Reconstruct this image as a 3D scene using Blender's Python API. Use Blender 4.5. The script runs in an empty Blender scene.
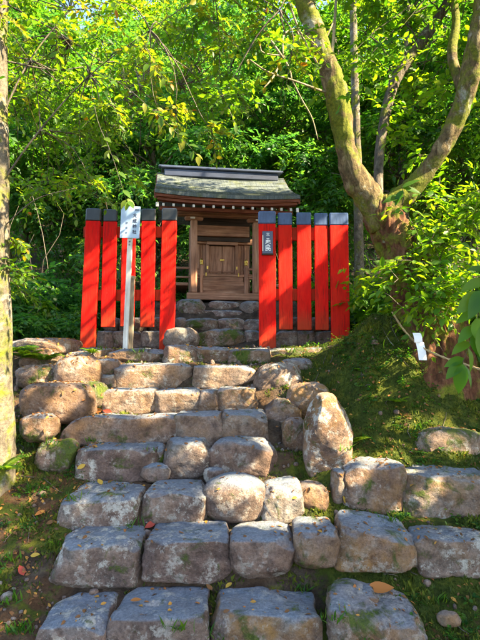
import bpy, math, random
import numpy as np
from mathutils import Vector, noise as mnoise

# ------------------------------------------------------------------ camera, sky, sun
scene = bpy.context.scene
C = scene.collection
F = 490.0                      # focal length in photo pixels (photo 480 x 640)
HORIZON = 352.0
EYE = 1.72
PITCH = math.atan((HORIZON - 320.0) / F)

cam_d = bpy.data.cameras.new('camera')
cam_d.sensor_fit = 'VERTICAL'
cam_d.sensor_height = 36.0
cam_d.lens = 36.0 * F / 640.0
cam_d.clip_start = 0.05
cam_d.clip_end = 500.0
cam = bpy.data.objects.new('camera', cam_d)
C.objects.link(cam)
cam.location = (0, 0, EYE)
cam.rotation_euler = (math.pi / 2 + PITCH, 0, 0)
scene.camera = cam

SUN = Vector((0.78, -0.31, 0.74)).normalized()      # towards the sun
S_np = np.array(SUN)
world = bpy.data.worlds.new('World')
scene.world = world
world.use_nodes = True
wn = world.node_tree
sky = wn.nodes.new('ShaderNodeTexSky')
sky.sky_type = 'NISHITA'
sky.sun_disc = False
sky.sun_elevation = math.asin(SUN.z)
sky.sun_rotation = math.atan2(SUN.x, SUN.y)
bg = wn.nodes['Background']
bg.inputs['Strength'].default_value = 0.09
wn.links.new(sky.outputs[0], bg.inputs['Color'])

sun_d = bpy.data.lights.new('sun', 'SUN')
sun_d.energy = 5.0
sun_d.angle = math.radians(0.53)
sun_d.color = (1.0, 0.83, 0.52)
sun = bpy.data.objects.new('sun', sun_d)
C.objects.link(sun)
sun.location = SUN * 40
sun.rotation_euler = SUN.to_track_quat('Z', 'Y').to_euler()

vs = scene.view_settings
vs.view_transform = 'Standard'
vs.look = 'None'
vs.exposure = 2.9
vs.gamma = 1.0
vs.use_curve_mapping = False
scene.cycles.max_bounces = 9
scene.cycles.diffuse_bounces = 5
scene.cycles.transmission_bounces = 6
scene.cycles.transparent_max_bounces = 8
scene.cycles.use_denoising = True

rng = np.random.default_rng(7)
random.seed(7)


def P(x, y, d):
    """photo pixel + distance along the ground (world y) -> world point"""
    u = (x - 240.0) / F
    v = (320.0 - y) / F
    cy = math.cos(PITCH) - v * math.sin(PITCH)
    cz = math.sin(PITCH) + v * math.cos(PITCH)
    k = d / cy
    return np.array((u * k, d, EYE + cz * k))


# ------------------------------------------------------------------ node helpers
class NT:
    def __init__(self, name):
        self.m = bpy.data.materials.new(name)
        self.m.use_nodes = True
        self.t = self.m.node_tree
        self.b = self.t.nodes['Principled BSDF']
        self.out = self.t.nodes['Material Output']
        self.tc = self.t.nodes.new('ShaderNodeTexCoord')
        self.oi = self.t.nodes.new('ShaderNodeObjectInfo')

    def n(self, kind, **kw):
        nd = self.t.nodes.new(kind)
        for k, v in kw.items():
            setattr(nd, k, v)
        return nd

    def l(self, a, b):
        self.t.links.new(a, b)

    def coords(self, scale=(1, 1, 1), rand=True, src='Object'):
        mp = self.n('ShaderNodeMapping')
        mp.inputs['Scale'].default_value = scale
        if rand:
            mu = self.n('ShaderNodeMath', operation='MULTIPLY')
            self.l(self.oi.outputs['Random'], mu.inputs[0])
            mu.inputs[1].default_value = 37.0
            ad = self.n('ShaderNodeVectorMath', operation='ADD')
            self.l(self.tc.outputs[src], ad.inputs[0])
            self.l(mu.outputs[0], ad.inputs[1])
            self.l(ad.outputs[0], mp.inputs['Vector'])
        else:
            self.l(self.tc.outputs[src], mp.inputs['Vector'])
        return mp.outputs[0]

    def noise(self, vec, scale, detail=6, rough=0.55, dist=0.0):
        nd = self.n('ShaderNodeTexNoise')
        nd.inputs['Scale'].default_value = scale
        nd.inputs['Detail'].default_value = detail
        nd.inputs['Roughness'].default_value = rough
        nd.inputs['Distortion'].default_value = dist
        self.l(vec, nd.inputs['Vector'])
        return nd.outputs['Fac']

    def ramp(self, fac, stops, interp='LINEAR'):
        nd = self.n('ShaderNodeValToRGB')
        cr = nd.color_ramp
        cr.interpolation = interp
        while len(cr.elements) < len(stops):
            cr.elements.new(0.5)
        for e, (p, c) in zip(cr.elements, stops):
            e.position = p
            e.color = (*c, 1) if not isinstance(c, float) else (c, c, c, 1)
        self.l(fac, nd.inputs[0])
        return nd.outputs[0]

    def mix(self, fac, a, b, blend='MIX'):
        nd = self.n('ShaderNodeMix', data_type='RGBA', blend_type=blend)
        for sock, v in ((nd.inputs['Factor'], fac), (nd.inputs[6], a), (nd.inputs[7], b)):
            if isinstance(v, (int, float)):
                sock.default_value = v
            elif isinstance(v, tuple):
                sock.default_value = (*v, 1)
            else:
                self.l(v, sock)
        return nd.outputs[2]

    def math(self, op, a, b=None, clamp=False):
        nd = self.n('ShaderNodeMath', operation=op)
        nd.use_clamp = clamp
        for i, v in enumerate((a, b)):
            if v is None:
                continue
            if isinstance(v, (int, float)):
                nd.inputs[i].default_value = v
            else:
                self.l(v, nd.inputs[i])
        return nd.outputs[0]

    def attr(self, name, kind='GEOMETRY'):
        nd = self.n('ShaderNodeAttribute', attribute_type=kind, attribute_name=name)
        return nd.outputs['Fac']

    def bump(self, h, strength=0.5, dist=0.02, prev=None):
        nd = self.n('ShaderNodeBump')
        nd.inputs['Strength'].default_value = strength
        nd.inputs['Distance'].default_value = dist
        self.l(h, nd.inputs['Height'])
        if prev is not None:
            self.l(prev, nd.inputs['Normal'])
        return nd.outputs[0]

    def upness(self, lo, hi):
        g = self.n('ShaderNodeNewGeometry')
        sp = self.n('ShaderNodeSeparateXYZ')
        self.l(g.outputs['Normal'], sp.inputs[0])
        mr = self.n('ShaderNodeMapRange')
        mr.inputs['From Min'].default_value = lo
        mr.inputs['From Max'].default_value = hi
        mr.clamp = True
        self.l(sp.outputs['Z'], mr.inputs['Value'])
        return mr.outputs[0]

    def done(self, col=None, rough=0.8, normal=None, spec=0.3):
        if col is not None:
            if isinstance(col, tuple):
                self.b.inputs['Base Color'].default_value = (*col, 1)
            else:
                self.l(col, self.b.inputs['Base Color'])
        if isinstance(rough, (int, float)):
            self.b.inputs['Roughness'].default_value = rough
        else:
            self.l(rough, self.b.inputs['Roughness'])
        self.b.inputs['Specular IOR Level'].default_value = spec
        if normal is not None:
            self.l(normal, self.b.inputs['Normal'])
        return self.m


M = {}


def build_materials():
    # rough hewn stone; per-stone custom properties moss / lichen / rust
    t = NT('stone')
    v = t.coords()
    n1 = t.noise(v, 3.2, 7, 0.6, 0.4)
    n2 = t.noise(v, 11.0, 8, 0.65)
    n3 = t.noise(v, 55.0, 6, 0.7)
    base = t.ramp(n1, [(0.30, (0.070, 0.050, 0.042)), (0.42, (0.16, 0.112, 0.092)), (0.54, (0.255, 0.190, 0.155)), (0.65, (0.23, 0.21, 0.19)), (0.8, (0.12, 0.10, 0.085))])
    tint = t.ramp(t.oi.outputs['Random'], [(0.0, (0.82, 0.74, 0.74)), (0.35, (1.0, 0.88, 0.82)), (0.7, (0.95, 0.95, 0.95)), (1.0, (1.18, 1.05, 0.95))])
    base = t.mix(1.0, base, tint, 'MULTIPLY')
    sp = t.ramp(n3, [(0.3, 0.45), (0.5, 1.0), (0.72, 1.5)])
    base = t.mix(0.8, base, sp, 'MULTIPLY')
    dark = t.ramp(n2, [(0.34, 0.30), (0.5, 1.0), (0.7, 1.25)])
    base = t.mix(0.7, base, dark, 'MULTIPLY')
    # rust / yellow algae stain
    ru = t.math('MULTIPLY', t.ramp(t.noise(v, 4.0, 8, 0.7, 0.2), [(0.38, 0.0), (0.60, 1.0)]), t.attr('rust', 'OBJECT'))
    base = t.mix(ru, base, t.ramp(n2, [(0.3, (0.16, 0.062, 0.012)), (0.6, (0.34, 0.17, 0.03))]))
    # tread wear plus blue sky reflection, painted onto upward faces
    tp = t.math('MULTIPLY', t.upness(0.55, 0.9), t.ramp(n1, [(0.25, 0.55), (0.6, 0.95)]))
    tp = t.math('MULTIPLY', tp, t.attr('worn', 'OBJECT'))  # worn: tread wear plus painted sky reflection
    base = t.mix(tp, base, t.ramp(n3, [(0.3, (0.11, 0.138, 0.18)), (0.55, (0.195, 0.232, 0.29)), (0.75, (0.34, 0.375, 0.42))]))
    # white lichen patches
    li = t.math('MULTIPLY', t.ramp(t.noise(v, 13.0, 10, 0.78, 0.15), [(0.51, 0.0), (0.565, 1.0)]), t.ramp(t.noise(v, 3.4, 5, 0.6), [(0.44, 0.0), (0.54, 1.0)]))
    li = t.math('MULTIPLY', li, t.math('ADD', t.attr('lichen', 'OBJECT'), 0.2, True))
    base = t.mix(li, base, t.ramp(n3, [(0.3, (0.34, 0.30, 0.25)), (0.6, (0.56, 0.52, 0.45))]))
    # moss
    ms = t.math('ADD', t.noise(v, 6.0, 9, 0.7, 0.5), t.math('MULTIPLY', t.attr('moss', 'OBJECT'), 0.38))
    ms = t.ramp(ms, [(0.64, 0.0), (0.74, 1.0)])
    base = t.mix(ms, base, t.ramp(n3, [(0.25, (0.030, 0.052, 0.006)), (0.55, (0.085, 0.115, 0.010)), (0.8, (0.17, 0.18, 0.018))]))
    vo = t.n('ShaderNodeTexVoronoi', feature='DISTANCE_TO_EDGE')
    vo.inputs['Scale'].default_value = 4.0
    t.l(v, vo.inputs['Vector'])
    h = t.math('ADD', t.math('MULTIPLY', n2, 1.0), t.math('MULTIPLY', n3, 0.45))
    h = t.math('ADD', h, t.math('MULTIPLY', ms, 0.25))
    nb = t.bump(h, 1.0, 0.05)
    nb = t.bump(t.noise(v, 120.0, 3, 0.7), 0.6, 0.010, nb)
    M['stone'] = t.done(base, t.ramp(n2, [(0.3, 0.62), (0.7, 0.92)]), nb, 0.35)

    # ground
    t = NT('earth')
    v = t.coords(rand=False)
    n1 = t.noise(v, 1.6, 8, 0.6)
    n2 = t.noise(v, 9.0, 8, 0.65)
    n3 = t.noise(v, 60.0, 6, 0.7)
    dirt = t.ramp(n2, [(0.3, (0.024, 0.017, 0.012)), (0.5, (0.058, 0.042, 0.030)), (0.7, (0.11, 0.085, 0.062))])
    dirt = t.mix(0.8, dirt, t.ramp(n3, [(0.3, 0.5), (0.7, 1.4)]), 'MULTIPLY')
    moss = t.ramp(n2, [(0.3, (0.022, 0.028, 0.005)), (0.5, (0.046, 0.062, 0.008)), (0.7, (0.115, 0.110, 0.012))])
    moss = t.mix(0.7, moss, t.ramp(n3, [(0.3, 0.5), (0.7, 1.5)]), 'MULTIPLY')
    f = t.math('ADD', t.attr('moss'), t.math('MULTIPLY', t.math('SUBTRACT', t.noise(v, 4.5, 8, 0.7), 0.5), 2.4))
    f = t.ramp(f, [(0.42, 0.0), (0.62, 1.0)])
    orange = t.ramp(t.noise(v, 2.2, 7, 0.65), [(0.42, 0.0), (0.56, 0.95)])
    dirt = t.mix(t.math('MULTIPLY', orange, t.math('MULTIPLY', t.attr('moss'), 0.7)), dirt, t.ramp(n3, [(0.3, (0.10, 0.035, 0.008)), (0.7, (0.25, 0.10, 0.02))]))
    col = t.mix(f, dirt, moss)
    h = t.math('ADD', n2, t.math('MULTIPLY', n3, 0.5))
    M['earth'] = t.done(col, 0.95, t.bump(h, 0.9, 0.04), 0.15)

    # leaves: 'tone' per leaf, colours per material
    def leaf(name, front, trans, warm=0.0, tl=0.5, gloss=0.35):
        t = NT(name)
        tone = t.attr('tone')
        c1 = t.ramp(tone, front)
        c2 = t.ramp(tone, trans)
        t.done(c1, gloss + 0.1, None, 0.3)
        tr = t.n('ShaderNodeBsdfTranslucent')
        t.l(c2, tr.inputs['Color'])
        mx = t.n('ShaderNodeMixShader')
        mx.inputs[0].default_value = tl
        t.l(t.b.outputs[0], mx.inputs[1])
        t.l(tr.outputs[0], mx.inputs[2])
        t.l(mx.outputs[0], t.out.inputs['Surface'])
        M[name] = t.m
    leaf('leaf_dark', [(0.0, (0.022, 0.078, 0.022)), (0.5, (0.042, 0.125, 0.028)), (0.9, (0.075, 0.165, 0.024)), (1.0, (0.14, 0.18, 0.02))],
         [(0.0, (0.055, 0.22, 0.03)), (0.5, (0.12, 0.36, 0.03)), (1.0, (0.30, 0.44, 0.02))], tl=0.55, gloss=0.3)
    leaf('leaf_mid', [(0.0, (0.020, 0.075, 0.014)), (0.5, (0.040, 0.115, 0.016)), (0.93, (0.080, 0.15, 0.016)), (1.0, (0.17, 0.17, 0.02))],
         [(0.0, (0.05, 0.19, 0.008)), (0.5, (0.11, 0.31, 0.010)), (1.0, (0.32, 0.40, 0.012))], tl=0.55)
    leaf('leaf_light', [(0.0, (0.035, 0.09, 0.012)), (0.5, (0.062, 0.135, 0.014)), (0.9, (0.11, 0.17, 0.016)), (0.985, (0.26, 0.23, 0.02)), (1.0, (0.45, 0.15, 0.015))],
         [(0.0, (0.10, 0.27, 0.006)), (0.5, (0.21, 0.40, 0.006)), (0.95, (0.40, 0.48, 0.008)), (1.0, (0.6, 0.26, 0.01))], tl=0.55)
    leaf('leaf_lime', [(0.0, (0.028, 0.095, 0.012)), (0.5, (0.052, 0.14, 0.013)), (0.95, (0.095, 0.18, 0.015)), (1.0, (0.2, 0.24, 0.02))],
         [(0.0, (0.10, 0.30, 0.006)), (0.5, (0.20, 0.45, 0.007)), (1.0, (0.38, 0.54, 0.008))], tl=0.55)
    leaf('leaf_fallen', [(0.0, (0.09, 0.045, 0.02)), (0.4, (0.20, 0.09, 0.03)), (0.7, (0.36, 0.13, 0.03)), (0.85, (0.45, 0.28, 0.04)), (1.0, (0.35, 0.05, 0.03))],
         [(0.0, (0.2, 0.08, 0.02)), (0.5, (0.4, 0.15, 0.02)), (1.0, (0.5, 0.3, 0.03))], tl=0.2, gloss=0.6)
    leaf('moss_blade', [(0.0, (0.020, 0.032, 0.004)), (0.5, (0.048, 0.075, 0.006)), (1.0, (0.14, 0.15, 0.010))],
         [(0.0, (0.03, 0.06, 0.006)), (0.5, (0.09, 0.13, 0.008)), (1.0, (0.25, 0.26, 0.012))], tl=0.25, gloss=0.7)

    # barks
    def bark(name, a, b, c, moss, lich, sc=1.0, stretch=0.25, lb=1.0):
        t = NT(name)
        v = t.coords((1, 1, stretch), rand=False)
        vi = t.coords(rand=False)
        n1 = t.noise(v, 16 * sc, 8, 0.65, 0.8)
        n2 = t.noise(vi, 4.0, 7, 0.65, 0.5)
        n3 = t.noise(vi, 45.0, 5, 0.7)
        col = t.ramp(n1, [(0.3, a), (0.5, b), (0.7, c)])
        col = t.mix(0.6, col, t.ramp(n3, [(0.3, 0.55), (0.7, 1.4)]), 'MULTIPLY')
        f = t.ramp(t.math('ADD', t.noise(vi, 3.2, 8, 0.7, 0.6), lich), [(0.56, 0.0), (0.63, 1.0)])
        col = t.mix(f, col, t.ramp(n3, [(0.3, (0.28 * lb, 0.27 * lb, 0.22 * lb)), (0.65, (0.55 * lb, 0.54 * lb, 0.47 * lb))]))
        f = t.ramp(t.math('ADD', n2, moss), [(0.55, 0.0), (0.66, 1.0)])
        col = t.mix(f, col, t.ramp(n3, [(0.3, (0.05, 0.075, 0.008)), (0.6, (0.15, 0.16, 0.015)), (0.8, (0.26, 0.24, 0.03))]))
        M[name] = t.done(col, 0.9, t.bump(t.math('ADD', n1, t.math('MULTIPLY', n3, 0.4)), 0.9, 0.03), 0.2)
    bark('bark_red', (0.030, 0.014, 0.008), (0.105, 0.042, 0.022), (0.20, 0.10, 0.055), 0.07, -0.12, 1.0, 0.18)
    bark('bark_mossy', (0.042, 0.03, 0.016), (0.13, 0.092, 0.045), (0.28, 0.22, 0.12), 0.10, -0.02, 1.2, 0.4, 0.75)
    bark('bark_pale', (0.055, 0.042, 0.03), (0.12, 0.10, 0.075), (0.20, 0.17, 0.13), 0.06, 0.02, 0.8, 0.6, 0.5)
    bark('bark_grey', (0.045, 0.036, 0.028), (0.11, 0.09, 0.07), (0.20, 0.17, 0.14), 0.0, -0.05, 1.0, 0.25)
    bark('twig_pale', (0.20, 0.16, 0.09), (0.32, 0.27, 0.17), (0.45, 0.40, 0.28), -0.2, -0.2, 1.0, 0.3)

    # red lacquer
    t = NT('red_paint')
    v = t.coords((1, 1, 0.25))
    n1 = t.noise(v, 22.0, 7, 0.6)
    vo = t.coords()
    n2 = t.noise(vo, 5.0, 7, 0.65)
    col = t.ramp(n1, [(0.3, (0.50, 0.004, 0.003)), (0.6, (0.66, 0.007, 0.004)), (0.8, (0.72, 0.016, 0.006))])
    # mud splash and bleaching near the ground (z measured in the post's own coordinates)
    sz = t.n('ShaderNodeSeparateXYZ')
    t.l(t.tc.outputs['Object'], sz.inputs[0])
    lo = t.math('ADD', sz.outputs['Z'], t.math('MULTIPLY', t.math('SUBTRACT', n2, 0.5), 0.5))
    f = t.ramp(lo, [(0.02, 0.75), (0.26, 0.0)])
    col = t.mix(f, col, (0.30, 0.045, 0.014))
    fade = t.ramp(t.noise(t.coords((1, 1, 0.35)), 3.5, 6, 0.6), [(0.42, 0.0), (0.72, 0.55)])
    col = t.mix(fade, col, (0.62, 0.035, 0.012))
    scr = t.ramp(t.noise(t.coords((1, 1, 0.05)), 75.0, 4, 0.7), [(0.56, 0.0), (0.66, 0.8)])
    col = t.mix(scr, col, (0.22, 0.012, 0.008))
    chip = t.ramp(t.noise(t.coords((1, 1, 0.4)), 38.0, 6, 0.75), [(0.655, 0.0), (0.69, 0.9)])
    col = t.mix(chip, col, (0.16, 0.075, 0.045))
    M['red'] = t.done(col, t.ramp(n2, [(0.3, 0.5), (0.7, 0.75)]), t.bump(t.math('ADD', n1, t.math('MULTIPLY', scr, -0.6)), 0.45, 0.010), 0.10)

    t = NT('black_paint_sky')  # black cap paint again, with blue sky reflection put into its colour
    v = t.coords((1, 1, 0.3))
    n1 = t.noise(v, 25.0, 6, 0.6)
    M['black_sky'] = t.done(t.ramp(n1, [(0.3, (0.026, 0.050, 0.125)), (0.6, (0.050, 0.090, 0.21)), (0.8, (0.11, 0.16, 0.28))]), 0.45, t.bump(n1, 0.3, 0.006), 0.5)
    t = NT('black_paint')
    v = t.coords((1, 1, 0.3))
    n1 = t.noise(v, 25.0, 6, 0.6)
    M['black'] = t.done(t.ramp(n1, [(0.3, (0.008, 0.010, 0.014)), (0.6, (0.017, 0.020, 0.026)), (0.8, (0.045, 0.05, 0.06))]), 0.42, t.bump(n1, 0.25, 0.006), 0.6)

    def wood(name, a, b, c, axis, rough=0.75):
        t = NT(name)
        sc = [14.0, 14.0, 14.0]
        sc[axis] = 0.9
        v = t.coords(tuple(sc))
        n1 = t.noise(v, 2.6, 7, 0.62, 0.6)
        n2 = t.noise(t.coords(), 4.0, 6, 0.6)
        col = t.ramp(n1, [(0.3, a), (0.52, b), (0.72, c)])
        col = t.mix(0.6, col, t.ramp(n2, [(0.3, 0.6), (0.7, 1.25)]), 'MULTIPLY')
        M[name] = t.done(col, rough, t.bump(n1, 0.35, 0.006), 0.3)
    wa, wb, wc = (0.135, 0.060, 0.034), (0.31, 0.155, 0.092), (0.44, 0.26, 0.17)
    wood('wood_x', wa, wb, wc, 0)
    wood('wood_z', wa, wb, wc, 2)
    wood('wood_y', wa, wb, wc, 1)
    wood('wood_dark', (0.02, 0.013, 0.010), (0.045, 0.030, 0.022), (0.08, 0.055, 0.04), 0)
    wood('eave_wood', (0.10, 0.028, 0.016), (0.20, 0.062, 0.034), (0.28, 0.10, 0.06), 0)
    wood('stake_wood', (0.13, 0.10, 0.065), (0.26, 0.205, 0.14), (0.38, 0.32, 0.23), 2)
    wood('pale_post', (0.42, 0.38, 0.34), (0.62, 0.60, 0.56), (0.76, 0.74, 0.70), 2)

    # bark-shingle roof
    t = NT('bark_shingle')
    v = t.coords(rand=False)
    n1 = t.noise(v, 4.0, 8, 0.65, 0.5)
    n2 = t.noise(t.coords((30, 2.5, 2.5), rand=False), 1.4, 6, 0.65)
    n3 = t.noise(v, 40.0, 6, 0.7)
    col = t.ramp(n2, [(0.3, (0.075, 0.092, 0.095)), (0.5, (0.11, 0.13, 0.132)), (0.7, (0.155, 0.178, 0.178))])
    f = t.ramp(n1, [(0.50, 0.0), (0.66, 0.75)])
    col = t.mix(f, col, t.ramp(n3, [(0.3, (0.07, 0.085, 0.03)), (0.6, (0.15, 0.165, 0.06)), (0.8, (0.24, 0.25, 0.11))]))
    M['shingle'] = t.done(col, 0.95, t.bump(t.math('ADD', n2, n3), 0.7, 0.02), 0.15)
    t = NT('copper_ridge')
    n1 = t.noise(t.coords((3, 10, 10), rand=False), 1.5, 6, 0.6)
    M['ridge'] = t.done(t.ramp(n1, [(0.3, (0.018, 0.024, 0.05)), (0.6, (0.034, 0.045, 0.085)), (0.8, (0.07, 0.09, 0.12))]), 0.45, t.bump(n1, 0.2, 0.01), 0.5)

    def plain(name, col, rough=0.6, metal=0.0, var=0.2):
        t = NT(name)
        n1 = t.noise(t.coords(), 20.0, 6, 0.65)
        c = t.mix(1.0, col, t.ramp(n1, [(0.3, 1.0 - var), (0.7, 1.0 + var * 0.5)]), 'MULTIPLY')
        t.b.inputs['Metallic'].default_value = metal
        M[name] = t.done(c, rough, t.bump(n1, 0.1, 0.004), 0.4)
    plain('white_paint', (0.62, 0.60, 0.56), 0.5, 0, 0.12)
    plain('gold', (0.62, 0.40, 0.09), 0.45, 1.0, 0.3)
    plain('notice', (0.40, 0.54, 0.76), 0.25, 0, 0.08)
    plain('ink', (0.03, 0.035, 0.08), 0.5, 0, 0.05)
    plain('faint_ink', (0.22, 0.28, 0.42), 0.5, 0, 0.05)
    plain('plaque', (0.055, 0.065, 0.12), 0.35, 0, 0.2)
    plain('plaque_text', (0.80, 0.80, 0.84), 0.5, 0, 0.05)
    plain('paper', (0.80, 0.80, 0.85), 0.7, 0, 0.06)
    plain('straw', (0.36, 0.25, 0.12), 0.85, 0, 0.5)
    plain('grey_metal', (0.30, 0.30, 0.30), 0.45, 0.6, 0.2)


build_materials()


# ------------------------------------------------------------------ mesh helpers
def link(o, parent=None):
    C.objects.link(o)
    if parent is not None:
        o.parent = parent
    return o


def tag(o, label, cat, group=None):
    o['label'] = label
    o['category'] = cat
    if group:
        o['group'] = group
    return o


def empty(name, loc=(0, 0, 0), rot=(0, 0, 0)):
    o = bpy.data.objects.new(name, None)
    o.location = [float(c) for c in loc]
    o.rotation_euler = rot
    o.empty_display_size = 0.1
    C.objects.link(o)
    return o


def np_mesh(name, verts, faces, tone=None, smooth=False):
    """faces: (M,k) int array"""
    me = bpy.data.meshes.new(name)
    verts = np.ascontiguousarray(verts, dtype=np.float32)
    faces = np.ascontiguousarray(faces, dtype=np.int32)
    k = faces.shape[1]
    me.vertices.add(len(verts))
    me.vertices.foreach_set('co', verts.ravel())
    me.loops.add(faces.size)
    me.loops.foreach_set('vertex_index', faces.ravel())
    me.polygons.add(len(faces))
    me.polygons.foreach_set('loop_start', np.arange(0, faces.size, k, dtype=np.int32))
    me.polygons.foreach_set('loop_total', np.full(len(faces), k, dtype=np.int32))
    if smooth:
        me.polygons.foreach_set('use_smooth', np.ones(len(faces), dtype=bool))
    if tone is not None:
        a = me.attributes.new('tone', 'FLOAT', 'POINT')
        a.data.foreach_set('value', np.ascontiguousarray(tone, dtype=np.float32))
    me.update(calc_edges=True)
    return me


def obj(name, me, mat, parent=None, loc=None):
    o = bpy.data.objects.new(name, me)
    me.materials.append(M[mat] if isinstance(mat, str) else mat)
    if loc is not None:
        o.location = [float(c) for c in loc]
    return link(o, parent)


class MB:
    """collects boxes and tubes into one mesh"""
    def __init__(self):
        self.v = []
        self.f = []

    def box(self, x0, x1, y0, y1, z0, z1, bev=0.004, xf=None):
        b = min(bev, 0.45 * (x1 - x0), 0.45 * (y1 - y0), 0.45 * (z1 - z0))
        base = len(self.v)
        pts = []
        idx = {}
        for sx in (0, 1):
            for sy in (0, 1):
                for sz in (0, 1):
                    X = (x0, x1)[sx]; Y = (y0, y1)[sy]; Z = (z0, z1)[sz]
                    ix = X + (b if sx == 0 else -b)
                    iy = Y + (b if sy == 0 else -b)
                    iz = Z + (b if sz == 0 else -b)
                    idx[(sx, sy, sz, 'x')] = base + len(pts); pts.append((X, iy, iz))
                    idx[(sx, sy, sz, 'y')] = base + len(pts); pts.append((ix, Y, iz))
                    idx[(sx, sy, sz, 'z')] = base + len(pts); pts.append((ix, iy, Z))
        if xf:
            pts = [xf(p) for p in pts]
        self.v += pts
        I = idx
        F_ = []
        for s in (0, 1):
            q = [I[(s, 0, 0, 'x')], I[(s, 1, 0, 'x')], I[(s, 1, 1, 'x')], I[(s, 0, 1, 'x')]]
            F_.append(q if s else q[::-1])
            q = [I[(0, s, 0, 'y')], I[(1, s, 0, 'y')], I[(1, s, 1, 'y')], I[(0, s, 1, 'y')]]
            F_.append(q[::-1] if s else q)
            q = [I[(0, 0, s, 'z')], I[(1, 0, s, 'z')], I[(1, 1, s, 'z')], I[(0, 1, s, 'z')]]
            F_.append(q if s else q[::-1])
        for a in (0, 1):
            for c in (0, 1):
                F_.append([I[(a, c, 0, 'x')], I[(a, c, 0, 'y')], I[(a, c, 1, 'y')], I[(a, c, 1, 'x')]])
                F_.append([I[(a, 0, c, 'x')], I[(a, 0, c, 'z')], I[(a, 1, c, 'z')], I[(a, 1, c, 'x')]])
                F_.append([I[(0, a, c, 'y')], I[(0, a, c, 'z')], I[(1, a, c, 'z')], I[(1, a, c, 'y')]])
        for a in (0, 1):
            for c in (0, 1):
                for e in (0, 1):
                    F_.append([I[(a, c, e, 'x')], I[(a, c, e, 'y')], I[(a, c, e, 'z')]])
        self.f += F_
        return self

    def tube(self, pts, radii, sides=8, wob=0.0, seed=0, ridge=0.0):
        pts = [Vector(p) for p in pts]
        n = len(pts)
        if isinstance(radii, (int, float)):
            radii = [radii] * n
        base = len(self.v)
        ref = Vector((0.31, 0.92, 0.23))
        for i, p in enumerate(pts):
            t = (pts[min(i + 1, n - 1)] - pts[max(i - 1, 0)]).normalized()
            a = t.cross(ref)
            if a.length < 0.05:
                a = t.cross(Vector((1, 0, 0)))
            a.normalize()
            b = t.cross(a)
            for k in range(sides):
                th = 2 * math.pi * k / sides
                dirv = a * math.cos(th) + b * math.sin(th)
                r = radii[i]
                if wob:
                    q = p + dirv * r
                    r *= 1 + wob * (mnoise.noise(Vector((q.x * 5 + seed, q.y * 5, q.z * 2.2))) + 0.6 * mnoise.noise(q * 13))
                if ridge:
                    q = p + dirv * radii[i]
                    w_ = mnoise.noise(Vector((q.x * 3, q.y * 3, q.z * 2))) * 1.2
                    r += ridge * (0.5 - abs(mnoise.noise(Vector((q.x * 17 + w_, q.y * 17, q.z * 3.2 + w_)))) * 2.2 + 0.5 * mnoise.noise(Vector((q.x * 40, q.y * 40, q.z * 11))))
                self.v.append(tuple(p + dirv * r))
        for i in range(n - 1):
            for k in range(sides):
                a0 = base + i * sides + k
                a1 = base + i * sides + (k + 1) % sides
                self.f.append([a0, a1, a1 + sides, a0 + sides])
        self.f.append([base + k for k in range(sides)][::-1])
        self.f.append([base + (n - 1) * sides + k for k in range(sides)])
        return self

    def build(self, name, mat, parent=None, smooth=False, loc=None):
        me = bpy.data.meshes.new(name)
        v = self.v
        if loc is not None:
            v = [(p[0] - loc[0], p[1] - loc[1], p[2] - loc[2]) for p in v]
        me.from_pydata(v, [], self.f)
        me.update()
        import bmesh
        bm = bmesh.new(); bm.from_mesh(me)
        bmesh.ops.recalc_face_normals(bm, faces=bm.faces)
        bm.to_mesh(me); bm.free()
        if smooth:
            me.polygons.foreach_set('use_smooth', np.ones(len(me.polygons), dtype=bool))
        return obj(name, me, mat, parent, loc)


def curve_pts(ctrl, n):
    """Catmull-Rom through control points (k, dims)"""
    c = np.asarray(ctrl, dtype=float)
    c = np.vstack([2 * c[0] - c[1], c, 2 * c[-1] - c[-2]])
    k = len(c) - 3
    out = []
    for t in np.linspace(0, k - 1e-6, n):
        i = int(t); u = t - i
        p0, p1, p2, p3 = c[i], c[i + 1], c[i + 2], c[i + 3]
        out.append(0.5 * ((2 * p1) + (-p0 + p2) * u + (2 * p0 - 5 * p1 + 4 * p2 - p3) * u * u + (-p0 + 3 * p1 - 3 * p2 + p3) * u ** 3))
    return np.array(out)


# ------------------------------------------------------------------ stones
_cs = {}


def cube_sphere(N):
    if N in _cs:
        return _cs[N]
    key = {}
    verts = []
    faces = []

    def vid(p):
        k = tuple(int(round(c * N)) for c in p)
        if k not in key:
            key[k] = len(verts)
            verts.append([c for c in p])
        return key[k]
    g = np.linspace(-1, 1, N + 1)
    for ax in range(3):
        for s in (-1, 1):
            for i in range(N):
                for j in range(N):
                    q = []
                    for (a, b) in ((i, j), (i + 1, j), (i + 1, j + 1), (i, j + 1)):
                        p = [0, 0, 0]
                        p[ax] = s
                        p[(ax + 1) % 3] = g[a]
                        p[(ax + 2) % 3] = g[b]
                        q.append(vid(p))
                    faces.append(q if s > 0 else q[::-1])
    _cs[N] = (np.array(verts), np.array(faces))
    return _cs[N]


_seed = [100]


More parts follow.
